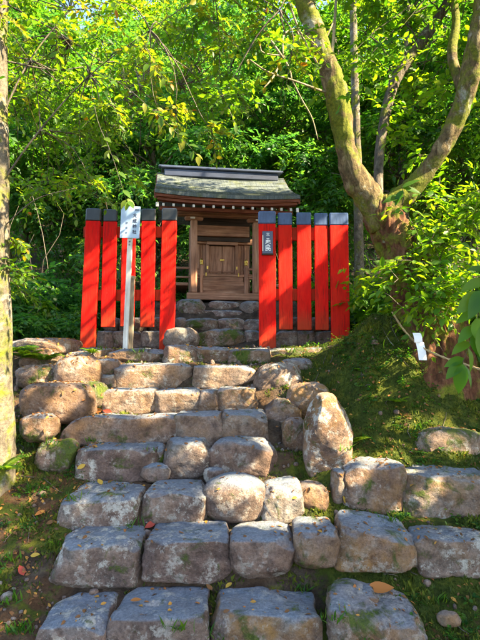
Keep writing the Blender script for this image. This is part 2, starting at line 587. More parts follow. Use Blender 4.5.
def stone_mesh(front, back, n, N, cuts, rough, seed):
    """front/back: four corners each (bl, br, tr, tl). Superellipsoid fitted in the hexahedron, faceted and roughened."""
    r = np.random.default_rng(seed)
    v, f = cube_sphere(N)
    # even out angles a little
    q = np.sign(v) * np.abs(np.tan(v * math.pi / 4)) ** 1.0
    nn = (np.abs(q) ** n).sum(1) ** (1.0 / n)
    q = q / nn[:, None]
    # chisel facets
    for _ in range(cuts + (6 if n >= 4.4 else 0)):
        d = r.normal(size=3)
        d[1] -= 0.7
        d[2] *= 0.8
        d /= np.linalg.norm(d)
        mx = (q @ d).max()
        c = mx * (r.uniform(0.86, 0.985) if n >= 4.4 else r.uniform(0.80, 0.94))
        ex = np.maximum(0, q @ d - c)
        q = q - (ex * 0.92)[:, None] * d[None, :]
    if n >= 4.4:
        # knocked-off corners and edges
        for _ in range(12):
            d = np.sign(r.normal(size=3)) * np.where(r.random(3) < 0.62, r.uniform(0.5, 1.0, 3), 0.08)
            d /= np.linalg.norm(d)
            c = (q @ d).max() * r.uniform(0.90, 0.985)
            ex = np.maximum(0, q @ d - c)
            q = q - ex[:, None] * d[None, :]
    u = (q + 1) / 2
    a, b, c = u[:, 0:1], u[:, 1:2], u[:, 2:3]
    fr = np.array(front); bk = np.array(back)

    def bil(k):
        return k[0] * (1 - a) * (1 - c) + k[1] * a * (1 - c) + k[2] * a * c + k[3] * (1 - a) * c
    p = bil(fr) * (1 - b) + bil(bk) * b
    ctr = p.mean(0)
    size = np.linalg.norm(fr[1] - fr[0]) * 0.5 + np.linalg.norm(fr[3] - fr[0]) * 0.5
    nrm = (p - ctr)
    nrm /= np.linalg.norm(nrm, axis=1)[:, None] + 1e-9
    off = Vector(r.uniform(-50, 50, 3))
    disp = np.empty(len(p))
    k1 = 1.9 / size; k2 = 5.5 / size
    for i in range(len(p)):
        w = Vector(p[i] - ctr)
        s = mnoise.noise(w * k1 + off) * 1.0 + 0.6 * mnoise.noise(w * k2 + off)
        s += 0.40 * (0.35 - abs(mnoise.noise(w * (k2 * 1.6) + off))) + 0.26 * mnoise.noise(w * k2 * 4 + off)
        f1 = mnoise.voronoi(w * (k2 * 0.62) + off)[0]
        s += 0.55 * (0.35 - f1[0]) - 0.5 * max(0.0, 0.09 - (f1[1] - f1[0]))
        disp[i] = s
    p = p + nrm * (disp * rough * size)[:, None]
    return p, f, ctr


def stone(parent, x0, x1, yt, yb, d, dep=None, n=4.5, cuts=7, rough=0.05, N=14, name='stone', skew=None,
          moss=0.15, lichen=0.4, rust=0.1, worn=1.0, lean=0.0, up=0.0):  # worn: tread wear plus painted blue sky reflection
    """stone from its front outline in the photo (x0..x1, yt..yb) at ground distance d.
    skew: dict tl,tr,br,bl -> (dx,dy) in photo pixels"""
    _seed[0] += 1
    if 3.9 < d < 5.5 and rust < 0.2:
        rust = 0.38
    if n >= 4.8:
        n = n * 1.5
        N = int(N * 1.35)
    sk = skew or {}
    cor = {}
    for k, (x, y) in {'bl': (x0, yb), 'br': (x1, yb), 'tr': (x1, yt), 'tl': (x0, yt)}.items():
        dx, dy = sk.get(k, (0, 0))
        cor[k] = P(x + dx, y + dy, d)
    fr = [cor[k] for k in ('bl', 'br', 'tr', 'tl')]
    w = np.linalg.norm(fr[1] - fr[0])
    if dep is None:
        dep = min(0.55, max(0.25, 0.8 * w))
    bk = [p + np.array((0, dep, 0)) for p in fr]
    fr[2] = fr[2] + np.array((0, lean, 0)); fr[3] = fr[3] + np.array((0, lean, 0))
    bk[2] = bk[2] + np.array((0, 0, up)); bk[3] = bk[3] + np.array((0, 0, up))
    # rounding eats the corners: grow a little
    g = 1.0 + 0.26 / n + 0.012
    c0 = sum(fr) / 4
    fr = [c0 + (p - c0) * np.array((g * 1.04, 1, g)) for p in fr]
    p, f, ctr = stone_mesh(fr, bk, n, N, cuts, rough, _seed[0])
    me = np_mesh(name, p - ctr, f, smooth=True)
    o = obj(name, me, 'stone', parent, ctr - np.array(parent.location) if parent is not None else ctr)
    o['moss'] = float(moss); o['lichen'] = float(lichen); o['rust'] = float(rust); o['worn'] = float(worn)  # worn also sets the painted sky reflection on upward faces
    return o


# ------------------------------------------------------------------ ground
def interp(y, tab):
    return np.interp(y, [t[0] for t in tab], [t[1] for t in tab])


_rows = [(2.70, -1.72, -1.46), (3.05, -1.465, -1.20), (3.40, -1.215, -0.99), (3.80, -0.99, -0.755), (4.10, -0.79, -0.54), (4.40, -0.555, -0.335), (4.70, -0.345, -0.115), (5.20, -0.115, 0.02)]
STAIR = [(-30, -2.6), (0, -1.95), (2.0, -1.78)]
for _d, _b, _t in _rows:
    STAIR += [(_d + 0.03, _b - 0.005), (_d + 0.12, _t - 0.062)]
STAIR += [(5.5, 0.0), (6.2, 0.035), (6.35, 0.12), (6.8, 0.38), (7.15, 0.72), (7.3, 0.76), (9.0, 0.82), (10.5, 1.0),
          (14, 1.8), (20, 3.6), (30, 8), (60, 20), (120, 34)]
RIGHT = [(-30, -2.6), (0, -1.95), (2.0, -1.72), (2.4, -1.63), (2.75, -1.52), (3.05, -1.385), (3.12, -1.34), (3.25, -1.175), (3.5, -1.145), (3.58, -1.1), (3.75, -0.89),
         (4.1, -0.74), (4.4, -0.57), (5.0, -0.22), (5.5, -0.02), (6.2, 0.03), (7.0, 0.2), (9, 0.5), (10.5, 0.9), (14, 1.8), (20, 3.6), (30, 8), (60, 20), (120, 34)]
LEFT = [(-30, -2.6), (0, -1.9), (2.0, -1.74), (2.7, -1.60), (3.05, -1.40), (3.4, -1.17), (3.8, -0.97), (4.1, -0.80), (4.4, -0.58),
        (4.7, -0.36), (5.2, -0.08), (5.5, 0.0), (6.2, 0.06), (7.0, 0.12), (9, 0.3), (10.5, 0.7), (14, 1.8), (20, 3.6), (30, 8), (60, 20), (120, 34)]
TREE = P(430, 425, 4.75)


def sstep(a, b, x):
    t = np.clip((x - a) / (b - a), 0, 1)
    return t * t * (3 - 2 * t)


def ground_rel(x, y):
    x = np.asarray(x, float); y = np.asarray(y, float)
    zs = interp(y, STAIR); zr = interp(y, RIGHT); zl = interp(y, LEFT)
    xr = np.where(y < 6.2, 0.55, 0.95)
    wr = sstep(xr - 0.10, xr + 0.12, x)
    xl = np.where(y < 6.2, -1.05 - 0.05 * np.clip(y, 0, 6), -1.5)
    wl = sstep(xl + 0.12, xl - 0.12, x)
    z = zs * (1 - wr) * (1 - wl) + zr * wr + zl * wl
    # mossy mound round the foot of the leaning tree
    dx = (x - (TREE[0] - 0.38)) / 0.44
    dy = (y - TREE[1] + 0.02) / 0.52
    z = z + 0.50 * np.exp(-(np.abs(dx) ** 2.3 + np.abs(dy) ** 2.3))
    dx = (x - 1.9) / 1.0; dy = (y - 5.2) / 0.9
    z = z + 0.25 * np.exp(-(dx * dx + dy * dy))
    # bank on the far left and right
    z = z + 0.10 * np.clip(np.abs(x) - 2.2, 0, 12) * sstep(2.0, 6.0, y)
    return z


def axis(segs):
    out = []
    for a, b, st in segs:
        out += list(np.arange(a, b - 1e-6, st))
    out.append(segs[-1][1])
    return np.array(out)


GX = axis([(-90, -20, 10), (-20, -6, 1.0), (-6, -2.2, 0.2), (-2.2, 2.6, 0.035), (2.6, 6, 0.2), (6, 20, 1.0), (20, 90, 10)])
GY = axis([(-30, 0, 3.0), (0, 1.6, 0.2), (1.6, 6.4, 0.035), (6.4, 10, 0.12), (10, 20, 0.6), (20, 60, 4), (60, 120, 12)])


def gnoise(x, y):
    return 0.09 * max(0.0, 1 - ((x - 1.4) / 1.0) ** 2 - ((y - 4.6) / 0.9) ** 2) * mnoise.noise(Vector((x * 4.2, y * 4.2, 17))) + 0.06 * mnoise.noise(Vector((x * 1.7, y * 1.7, 3))) + 0.034 * mnoise.noise(Vector((x * 5.5, y * 5.5, 8))) + 0.016 * mnoise.noise(Vector((x * 16, y * 16, 1)))


def ground_z(x, y):
    return EYE + float(ground_rel(x, y)) + gnoise(x, y)


def moss_amount(x, y):
    x = np.asarray(x, float); y = np.asarray(y, float)
    m = sstep(0.30, 0.62, x) * 0.62 * sstep(6.2, 5.4, y)
    dx = (x - TREE[0] + 0.1) / 0.85; dy = (y - TREE[1] + 0.1) / 0.8
    m = m + 0.40 * np.exp(-(dx * dx + dy * dy))
    m = m + 0.30 * sstep(-0.9, -1.2, x) * sstep(2.5, 3.2, y) * sstep(5.0, 4.2, y)
    m = m + 0.22 * sstep(2.3, 2.9, y) * sstep(6.0, 5.0, y)
    return np.clip(m, 0, 1)


def build_ground():
    X, Y = np.meshgrid(GX, GY)
    Z = ground_rel(X, Y) + EYE
    nz = np.array([gnoise(a, b) for a, b in zip(X.ravel(), Y.ravel())]).reshape(X.shape)
    Z = Z + nz
    v = np.stack([X.ravel(), Y.ravel(), Z.ravel()], 1)
    ny, nx = X.shape
    i = np.arange((ny - 1) * (nx - 1))
    r = i // (nx - 1); c = i % (nx - 1)
    a = r * nx + c
    f = np.stack([a, a + 1, a + 1 + nx, a + nx], 1)
    me = np_mesh('ground', v, f, smooth=True)
    at = me.attributes.new('moss', 'FLOAT', 'POINT')
    at.data.foreach_set('value', moss_amount(X, Y).ravel().astype(np.float32))
    o = obj('ground', me, 'earth')
    o['kind'] = 'structure'
    return o


build_ground()


# ------------------------------------------------------------------ stone stairway
def build_stairs():
    st = empty('stone_stairway', P(180, 620, 2.7) * (1, 1, 0) + np.array((0, 0, EYE - 1.72)))
    tag(st, 'broad stairway of rough weathered stone blocks climbing to the shrine gate', 'stairway')
    S = lambda *a, **k: stone(st, *a, **k)
    # lowest step
    S(27, 102, 626, 690, 2.68, 0.40, n=7, N=22, skew={'tl': (8, 2)}, rough=0.035, lichen=0.7, moss=0.1)
    S(103, 212, 619, 690, 2.70, 0.42, n=8, N=22, rough=0.03, skew={'tl': (6, 3)}, lichen=0.5, moss=0.12)
    S(213, 325, 617, 690, 2.70, 0.40, n=8, N=22, rough=0.03, skew={'tr': (-4, 4)}, lichen=0.3, rust=0.8, moss=0.2)
    S(332, 432, 630, 668, 2.66, 0.36, n=5, N=22, rough=0.06, cuts=12, skew={'tl': (4, -14), 'tr': (-4, 4), 'br': (4, 0)}, rust=0.45, up=0.075, moss=0.3, lichen=0.15, worn=0.8)
    S(342, 380, 596, 622, 2.84, 0.2, n=4, N=12, rough=0.05, rust=0.3)
    # second step
    S(44, 139, 546, 590, 3.05, 0.40, n=7, N=22, rough=0.035, skew={'tl': (12, 1), 'br': (-3, 6)}, lichen=1.0, moss=0.2)
    S(143, 230, 541, 588, 3.05, 0.40, n=8, N=22, rough=0.03, lichen=0.45, skew={'tl': (2, 0), 'tr': (-4, 0)})
    S(231, 295, 541, 582, 3.05, 0.40, n=5, N=20, rough=0.035, lichen=0.35, moss=0.1)
    S(295, 341, 534, 572, 3.06, 0.36, n=6, N=18, rough=0.035, lichen=0.15, rust=0.45, moss=0.2)
    S(339, 427, 533, 574, 3.06, 0.34, n=5.5, N=20, rough=0.05, cuts=10, skew={'tl': (6, -2), 'tr': (-8, 10)}, lichen=0.35, rust=0.65, up=0.05)
    S(418, 500, 542, 580, 3.06, 0.30, n=6, N=20, rough=0.045, skew={'tl': (2, -2)}, lichen=1.0, rust=0.4)
    S(500, 572, 548, 584, 3.06, 0.30, n=5.5, N=16, rough=0.05, lichen=0.5, rust=0.4)
    # third step
    S(56, 138, 497, 536, 3.40, 0.42, n=7, N=20, rough=0.035, skew={'tl': (7, -1), 'br': (-4, -8)}, lichen=1.0, moss=0.22)
    S(139, 204, 494, 529, 3.40, 0.42, n=6, N=20, rough=0.035, lichen=0.5, skew={'tl': (4, 0)})
    S(202, 268, 484, 530, 3.38, 0.46, n=2.3, cuts=1, N=22, rough=0.022, lichen=0.25, moss=0.1)
    S(262, 304, 487, 526, 3.42, 0.38, n=5, N=16, rough=0.05, lichen=0.5, rust=0.2, moss=0.12, skew={'tl': (2, 4)})
    S(299, 329, 489, 518, 3.50, 0.3, n=4, N=14, rough=0.06, rust=0.5, moss=0.2, worn=0.3)
    # fourth step
    S(73, 156, 449, 484, 3.80, 0.38, n=6, N=20, rough=0.045, lichen=0.8, moss=0.2, skew={'tl': (4, 0)})
    S(146, 163, 447, 470, 3.90, 0.25, n=3.5, N=10, lichen=0.3)
    S(140, 168, 467, 484, 3.74, 0.2, n=3, N=10, rough=0.06, lichen=0.2)
    S(161, 209, 443, 483, 3.80, 0.38, n=4, N=18, rough=0.04, lichen=0.5, moss=0.15)
    S(203, 223, 470, 485, 3.72, 0.15, n=3, N=9, lichen=0.6)
    S(210, 280, 442, 480, 3.80, 0.38, n=4.2, N=20, rough=0.045, lichen=0.3, moss=0.12, skew={'tr': (-6, 3)})
    # fifth step
    S(50, 174, 417, 449, 4.10, 0.38, n=6, N=20, rough=0.035, cuts=10, skew={'tl': (24, 1), 'bl': (0, 0)}, lichen=0.3, moss=0.15)
    S(174, 222, 415, 447, 4.10, 0.38, n=7, N=18, rough=0.03, lichen=0.15)
    S(221, 268, 413, 444, 4.10, 0.38, n=7, N=18, rough=0.03, lichen=0.15, skew={'tr': (-2, 1)})
    # sixth step
    S(102, 155, 390, 417, 4.40, 0.36, n=6, N=18, rough=0.035, lichen=0.3, moss=0.1)
    S(154, 199, 390, 416, 4.40, 0.36, n=7, N=16, rough=0.03, lichen=0.2, moss=0.1)
    S(199, 219, 391, 415, 4.40, 0.34, n=5, N=12, rough=0.035, lichen=0.1)
    S(218, 257, 389, 414, 4.40, 0.36, n=6, N=16, rough=0.03, lichen=0.1)
    # seventh step
    S(115, 190, 364, 391, 4.70, 0.5, n=6, N=18, rough=0.04, lichen=0.3, moss=0.12)
    S(190, 256, 366, 391, 4.70, 0.5, n=6, N=18, rough=0.04, lichen=0.3, moss=0.1)
    S(93, 116, 359, 377, 4.72, 0.3, n=3.5, N=12, lichen=0.2, moss=0.25)
    S(96, 115, 375, 390, 4.66, 0.3, n=3.5, N=12, lichen=0.2, moss=0.2)
    # eighth step, the threshold of the terrace
    S(107, 162, 349, 366, 5.20, 0.5, n=4.5, N=16, rough=0.045, lichen=0.3, moss=0.3)
    S(162, 194, 345, 368, 5.02, 0.35, n=3.6, N=14, rough=0.05, lichen=0.6)
    S(192, 228, 347, 366, 5.18, 0.5, n=5, N=14, rough=0.04, lichen=0.6)
    S(227, 270, 348, 367, 5.18, 0.5, n=5, N=14, rough=0.045, lichen=0.3, moss=0.4, rust=0.3)
    S(268, 342, 348, 363, 5.3, 0.5, n=4.5, N=16, rough=0.04, lichen=0.3, moss=0.45, rust=0.5)
    S(75, 109, 348, 361, 5.25, 0.5, n=4, N=14, rough=0.05, lichen=0.4, moss=0.2)
    S(62, 92, 352, 366, 5.1, 0.35, n=3.4, N=12, rough=0.05, lichen=0.4, moss=0.1)

    ap = empty('shrine_steps', P(215, 348, 6.2) * (1, 1, 0) + np.array((0, 0, EYE + 0.03)))
    tag(ap, 'narrow mossy boulder steps rising between the fences to the shrine', 'steps')
    S = lambda *a, **k: stone(ap, *a, **k)
    S(195, 245, 329, 350, 6.25, 0.45, n=4, N=16, rough=0.05, moss=0.4, rust=0.4, lichen=0.4)
    S(244, 262, 330, 350, 6.28, 0.45, n=4, N=12, moss=0.2)
    S(174, 185, 317, 331, 6.6, 0.4, n=3.2, N=10)
    S(183, 218, 318, 332, 6.55, 0.45, n=3.6, N=14, rust=0.3, moss=0.25)
    S(217, 244, 318, 333, 6.55, 0.45, n=3.6, N=12, lichen=0.4)
    S(243, 264, 319, 333, 6.6, 0.45, n=4, N=12)
    S(176, 206, 298, 321, 6.95, 0.4, n=3.0, N=14, moss=0.3)
    S(204, 242, 301, 314, 7.05, 0.35, n=3.4, N=14)
    S(197, 244, 310, 321, 6.93, 0.4, n=3.6, N=14, moss=0.1)
    S(240, 264, 301, 321, 6.98, 0.4, n=3.2, N=12)
    S(160, 178, 302, 322, 7.0, 0.4, n=3.2, N=10)

    rw = empty('retaining_wall', P(410, 515, 3.5))
    tag(rw, 'short mossy retaining wall of two big blocks below the leaning tree', 'stone wall')
    S = lambda *a, **k: stone(rw, *a, **k)
    S(344, 408, 467, 514, 3.52, 0.36, n=5, N=22, rough=0.05, cuts=10, skew={'tl': (6, 0), 'br': (-2, 8)}, lichen=0.35, rust=0.5, moss=0.2)
    S(334, 348, 473, 508, 3.56, 0.25, n=4, N=12, rough=0.05, rust=0.7, moss=0.1, lichen=0.1)
    S(407, 500, 477, 536, 3.5, 0.36, n=5.5, N=22, rough=0.045, cuts=9, skew={'br': (0, 8), 'bl': (2, -8)}, lichen=0.6, rust=0.5, moss=0.35)

    S(500, 585, 486, 545, 3.5, 0.36, n=5.5, N=16, rough=0.05, lichen=0.5, rust=0.5, moss=0.35)

    for x0, rows, lab in ((96, [(96, 112), (112, 140), (140, 162)], 'low dark stone footing under the left red fence beside the white notice'),
                          (276, [(276, 298), (298, 316), (316, 336)], 'low squared stone footing under the red fence with the name plaque')):
        w = empty('stone_footing', P(x0 + 30, 348, 6.1))
        tag(w, lab, 'stone wall')
        for a, b in rows:
            stone(w, a, b, 331, 350, 6.1, 0.3, n=5, N=12, rough=0.04, moss=0.2, lichen=0.2)
        for a, b in rows:
            stone(w, a + 6, b + 5, 317, 332, 6.18, 0.3, n=4, N=10, rough=0.05, moss=0.25, lichen=0.1)


build_stairs()


def build_boulders():
    def B(label, *a, cat='boulder', **k):
        k.setdefault('name', 'boulder')
        k.setdefault('worn', 0.25)  # tread wear plus painted sky reflection
        k.setdefault('N', 20)
        o = stone(None, *a, **k)
        tag(o, label, cat)
        return o
    B('large pale rounded boulder with dark moss on its foot left of steps', 50, 97, 357, 396, 4.55, 0.42, n=2.8, cuts=3, lichen=0.5, moss=0.15)
    B('big reddish-brown round boulder beside the pale lichen-covered trunk', 14, 84, 384, 426, 4.12, 0.55, n=2.9, cuts=4, lichen=0.25, moss=0.1)
    B('small dark mossy boulder wedged between big red boulder and steps', 70, 104, 383, 412, 4.38, 0.3, n=2.9, cuts=4, moss=0.55, lichen=0.1)
    B('flat-topped grey boulder above the big reddish boulder', 12, 55, 366, 390, 4.62, 0.4, n=3.4, cuts=5, lichen=0.3, moss=0.3)
    B('squat boulder half hidden by bright green ferns', 16, 52, 349, 370, 4.95, 0.4, n=3.2, cuts=5, lichen=0.3, moss=0.3)
    B('dark blue-grey stone sunk below the big reddish boulder', 17, 51, 416, 444, 3.98, 0.3, n=3.2, cuts=5, lichen=0.1, moss=0.3, worn=0.9)
    B('low stone with yellow-green moss cap at left end of step', 33, 71, 443, 475, 3.82, 0.3, n=3.0, cuts=4, lichen=0.5, moss=0.5)
    B('long pale flat slab at the edge of the fence terrace', 4, 66, 338, 356, 5.3, 0.7, n=4.5, cuts=5, lichen=0.5, moss=0.1, worn=0.4)
    B('smooth rounded boulder at the foot of left fence gap', 163, 196, 328, 349, 5.55, 0.4, n=3.2, cuts=3, lichen=0.6, moss=0.1)
    B('round boulder speckled with white lichen at right end of steps', 256, 304, 363, 415, 4.52, 0.42, n=2.5, cuts=3, lichen=1.0, moss=0.25, rust=0.2)
    B('flattish dark grey boulder behind the speckled round boulder', 281, 317, 359, 379, 4.95, 0.4, n=2.9, cuts=4, lichen=0.2, moss=0.2, worn=0.8)
    B('tapered orange-brown stone below the speckled round boulder', 266, 302, 402, 434, 4.2, 0.35, n=2.9, cuts=6, rust=0.7, moss=0.2, lichen=0.1)
    B('leaning orange-brown boulder above the upright stone', 291, 332, 385, 420, 4.28, 0.4, n=3.0, cuts=6, rust=0.8, moss=0.2, lichen=0.2)
    B('narrow brown stone propped against the tall upright stone', 284, 308, 420, 456, 3.98, 0.28, n=3.2, cuts=5, rust=0.6, moss=0.15, lichen=0.2)
    B('tall upright standing stone with pale lichen on its face', 304, 357, 396, 486, 3.68, 0.34, n=2.8, cuts=3, N=26, rough=0.035,
      skew={'tl': (7, 0), 'tr': (-8, 2), 'br': (2, -4), 'bl': (2, 2)}, lichen=1.0, rust=0.6, moss=0.22, name='standing_stone', cat='standing stone')
    B('half-buried rock with white lichen right of the leaning tree foot', 424, 492, 432, 478, 3.86, 0.4, n=3.2, cuts=5, lichen=0.8, rust=0.5, moss=0.4)
    B('small loose brown cobble lying on the moss', 441, 463, 616, 629, 2.75, 0.08, n=2.6, cuts=4, N=12, lichen=0.0, rust=0.5, name='cobble', cat='stone')


build_boulders()


# ------------------------------------------------------------------ fences, signs
def text_mesh(name, s, size, mat, parent, loc, depth=0.0015, rot=(math.pi / 2, 0, 0), bold=0.0):
    cu = bpy.data.curves.new(name, 'FONT')
    cu.body = s
    cu.size = size
    cu.align_x = 'CENTER'
    cu.align_y = 'CENTER'
    cu.extrude = depth
    cu.offset = bold
    o = bpy.data.objects.new(name, cu)
    C.objects.link(o)
    dg = bpy.context.evaluated_depsgraph_get()
    dg.update()
    me = bpy.data.meshes.new_from_object(o.evaluated_get(dg))
    me.name = name
    bpy.data.objects.remove(o)
    bpy.data.curves.remove(cu)
    o = obj(name, me, mat, parent, loc)
    o.rotation_euler = rot
    return o


FD = 5.9


def build_fences():
    k = FD / F

    def fence(label, x_mid, boards, capmat, rail_y):
        base = P(x_mid, 348, FD)
        root = empty('picket_fence', base)
        tag(root, label, 'fence')

        def loc_(x, y):
            return P(x, y, FD) - base
        for (xa, xb, yt, yb, kind, ln) in boards:
            p0 = loc_(xa, yb); p1 = loc_(xb, yt)
            cy = loc_(xa, yt + 12.5)[2]
            th = 0.065 if kind == 'post' else 0.035
            off = -0.0 if kind == 'post' else 0.012
            org = (0.5 * (p0[0] + p1[0]), off, p0[2])
            hw = 0.5 * (p1[0] - p0[0]) + (0.0 if kind == 'post' else (0.003 if capmat == 'black' else -0.009))
            H = p1[2] - p0[2]
            Hc = cy - p0[2]
            m = MB().box(-hw, hw, 0, th, (-0.08 if kind == 'post' else 0), Hc, 0.006)
            o = m.build(kind, 'red', root)
            o.location = org
            o.rotation_euler = (random.uniform(-0.006, 0.006), ln, 0)
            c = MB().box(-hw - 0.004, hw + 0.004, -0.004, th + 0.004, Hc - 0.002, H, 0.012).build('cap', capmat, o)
        xa = boards[0][0] + 2; xb = boards[-1][1] - 2
        for (ya, yb) in rail_y:
            a = loc_(xa, yb); b = loc_(xb, ya)
            m = MB().box(-(b[0] - a[0]) / 2, (b[0] - a[0]) / 2, 0.062, 0.11, -(b[2] - a[2]) / 2, (b[2] - a[2]) / 2, 0.006)
            o = m.build('rail', 'red', root)
            o.location = ((a[0] + b[0]) / 2, 0.006, (a[2] + b[2]) / 2)
        return root
    fence('red plank fence with black caps standing behind the white notice', 127,
          [(79.5, 97, 208, 347, 'post', 0.026), (100.5, 116, 208.5, 327, 'board', 0.004), (120, 135, 208.5, 326.5, 'board', 0.004),
           (140, 155, 208, 327, 'board', 0.0), (159, 175, 208, 347, 'post', 0.012)], 'black', [(225, 236), (289, 300)])
    fence('red plank fence with black caps painted with sky-blue sheen carrying the small name plaque', 303,
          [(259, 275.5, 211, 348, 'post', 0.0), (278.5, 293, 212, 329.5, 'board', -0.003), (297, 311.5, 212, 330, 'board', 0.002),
           (315, 328.5, 212.5, 330, 'board', 0.002), (332, 348.5, 212.5, 348, 'post', -0.004)], 'black_sky', [(226, 239), (288, 300)])

    # name plaque on the right fence's gate post
    b = P(267.6, 254, FD)
    pl = empty('name_plaque', b + np.array((0, -0.002, 0)))
    tag(pl, 'small dark plaque with white characters hanging on the red gate post', 'plaque')
    hw = 5.4 * k; h = 23 * k
    MB().box(-hw, hw, -0.022, -0.001, 0, h, 0.004).build('board', 'plaque', pl)
    MB().box(-hw - 0.006, hw + 0.006, -0.030, -0.0015, -0.016, 0.002, 0.003).build('ledge', 'wood_dark', pl)
    MB().box(-hw, -hw + 0.012, -0.026, -0.0225, 0.03, h - 0.05, 0.002).build('edge_strip', 'white_paint', pl)
    y = -0.0235
    text_mesh('lettering', '三', 0.045, 'plaque_text', pl, (0.004, y, h - 0.045), bold=0.001)
    text_mesh('lettering', '一', 0.035, 'plaque_text', pl, (0.004, y, h - 0.095), bold=0.0015)
    text_mesh('lettering', '奥', 0.075, 'plaque_text', pl, (0.004, y, h - 0.145), bold=0.0015)
    text_mesh('lettering', '民', 0.075, 'plaque_text', pl, (0.004, y, h - 0.215), bold=0.0015)

    # notice board on its pale post
    d = 5.45
    ks = d / F
    foot = P(125.5, 347, d)
    sg = empty('notice_sign', foot, (0, math.radians(1.6), 0))
    tag(sg, 'white notice board on a slim pale post in front of red fence', 'sign')
    H = 142 * ks
    MB().box(-2.4 * ks, 2.4 * ks, -0.02, 0.02, -0.25, H - 0.02, 0.004).build('post', 'pale_post', sg)
    pb = H - 32.5 * ks
    panel = MB().box(-9.8 * ks, 9.8 * ks, -0.034, -0.022, pb, H, 0.003).build('panel', 'notice', sg)
    for i, ch in enumerate('大成神社'):
        text_mesh('lettering', ch, 0.048, 'ink', sg, (4.6 * ks, -0.0355, H - (9.5 + i * 5.6) * ks), bold=0.0008)
    text_mesh('lettering', '末社', 0.026, 'ink', sg, (6.6 * ks, -0.0355, H - 3.6 * ks))
    for i, ch in enumerate('御祭神'):
        text_mesh('lettering', ch, 0.026, 'faint_ink', sg, (-3.4 * ks, -0.0355, H - (17 + i * 5.0) * ks))
    for i, ch in enumerate('摂社'):
        text_mesh('lettering', ch, 0.022, 'ink', sg, (0, -0.0215, pb - (3.5 + i * 3.0) * ks))
    stk = P(130.5, 347, 5.52)
    o = empty('wooden_stake', stk, (0.0, math.radians(0.8), 0))
    tag(o, 'short weathered brown stake standing right behind the notice post', 'stake')
    MB().box(-0.026, 0.026, -0.018, 0.018, -0.2, 72 * ks, 0.005).build('shaft', 'stake_wood', o)
    MB().box(-0.030, 0.030, -0.022, 0.022, 72 * ks - 0.03, 72 * ks + 0.004, 0.004).build('top', 'stake_wood', o)


build_fences()


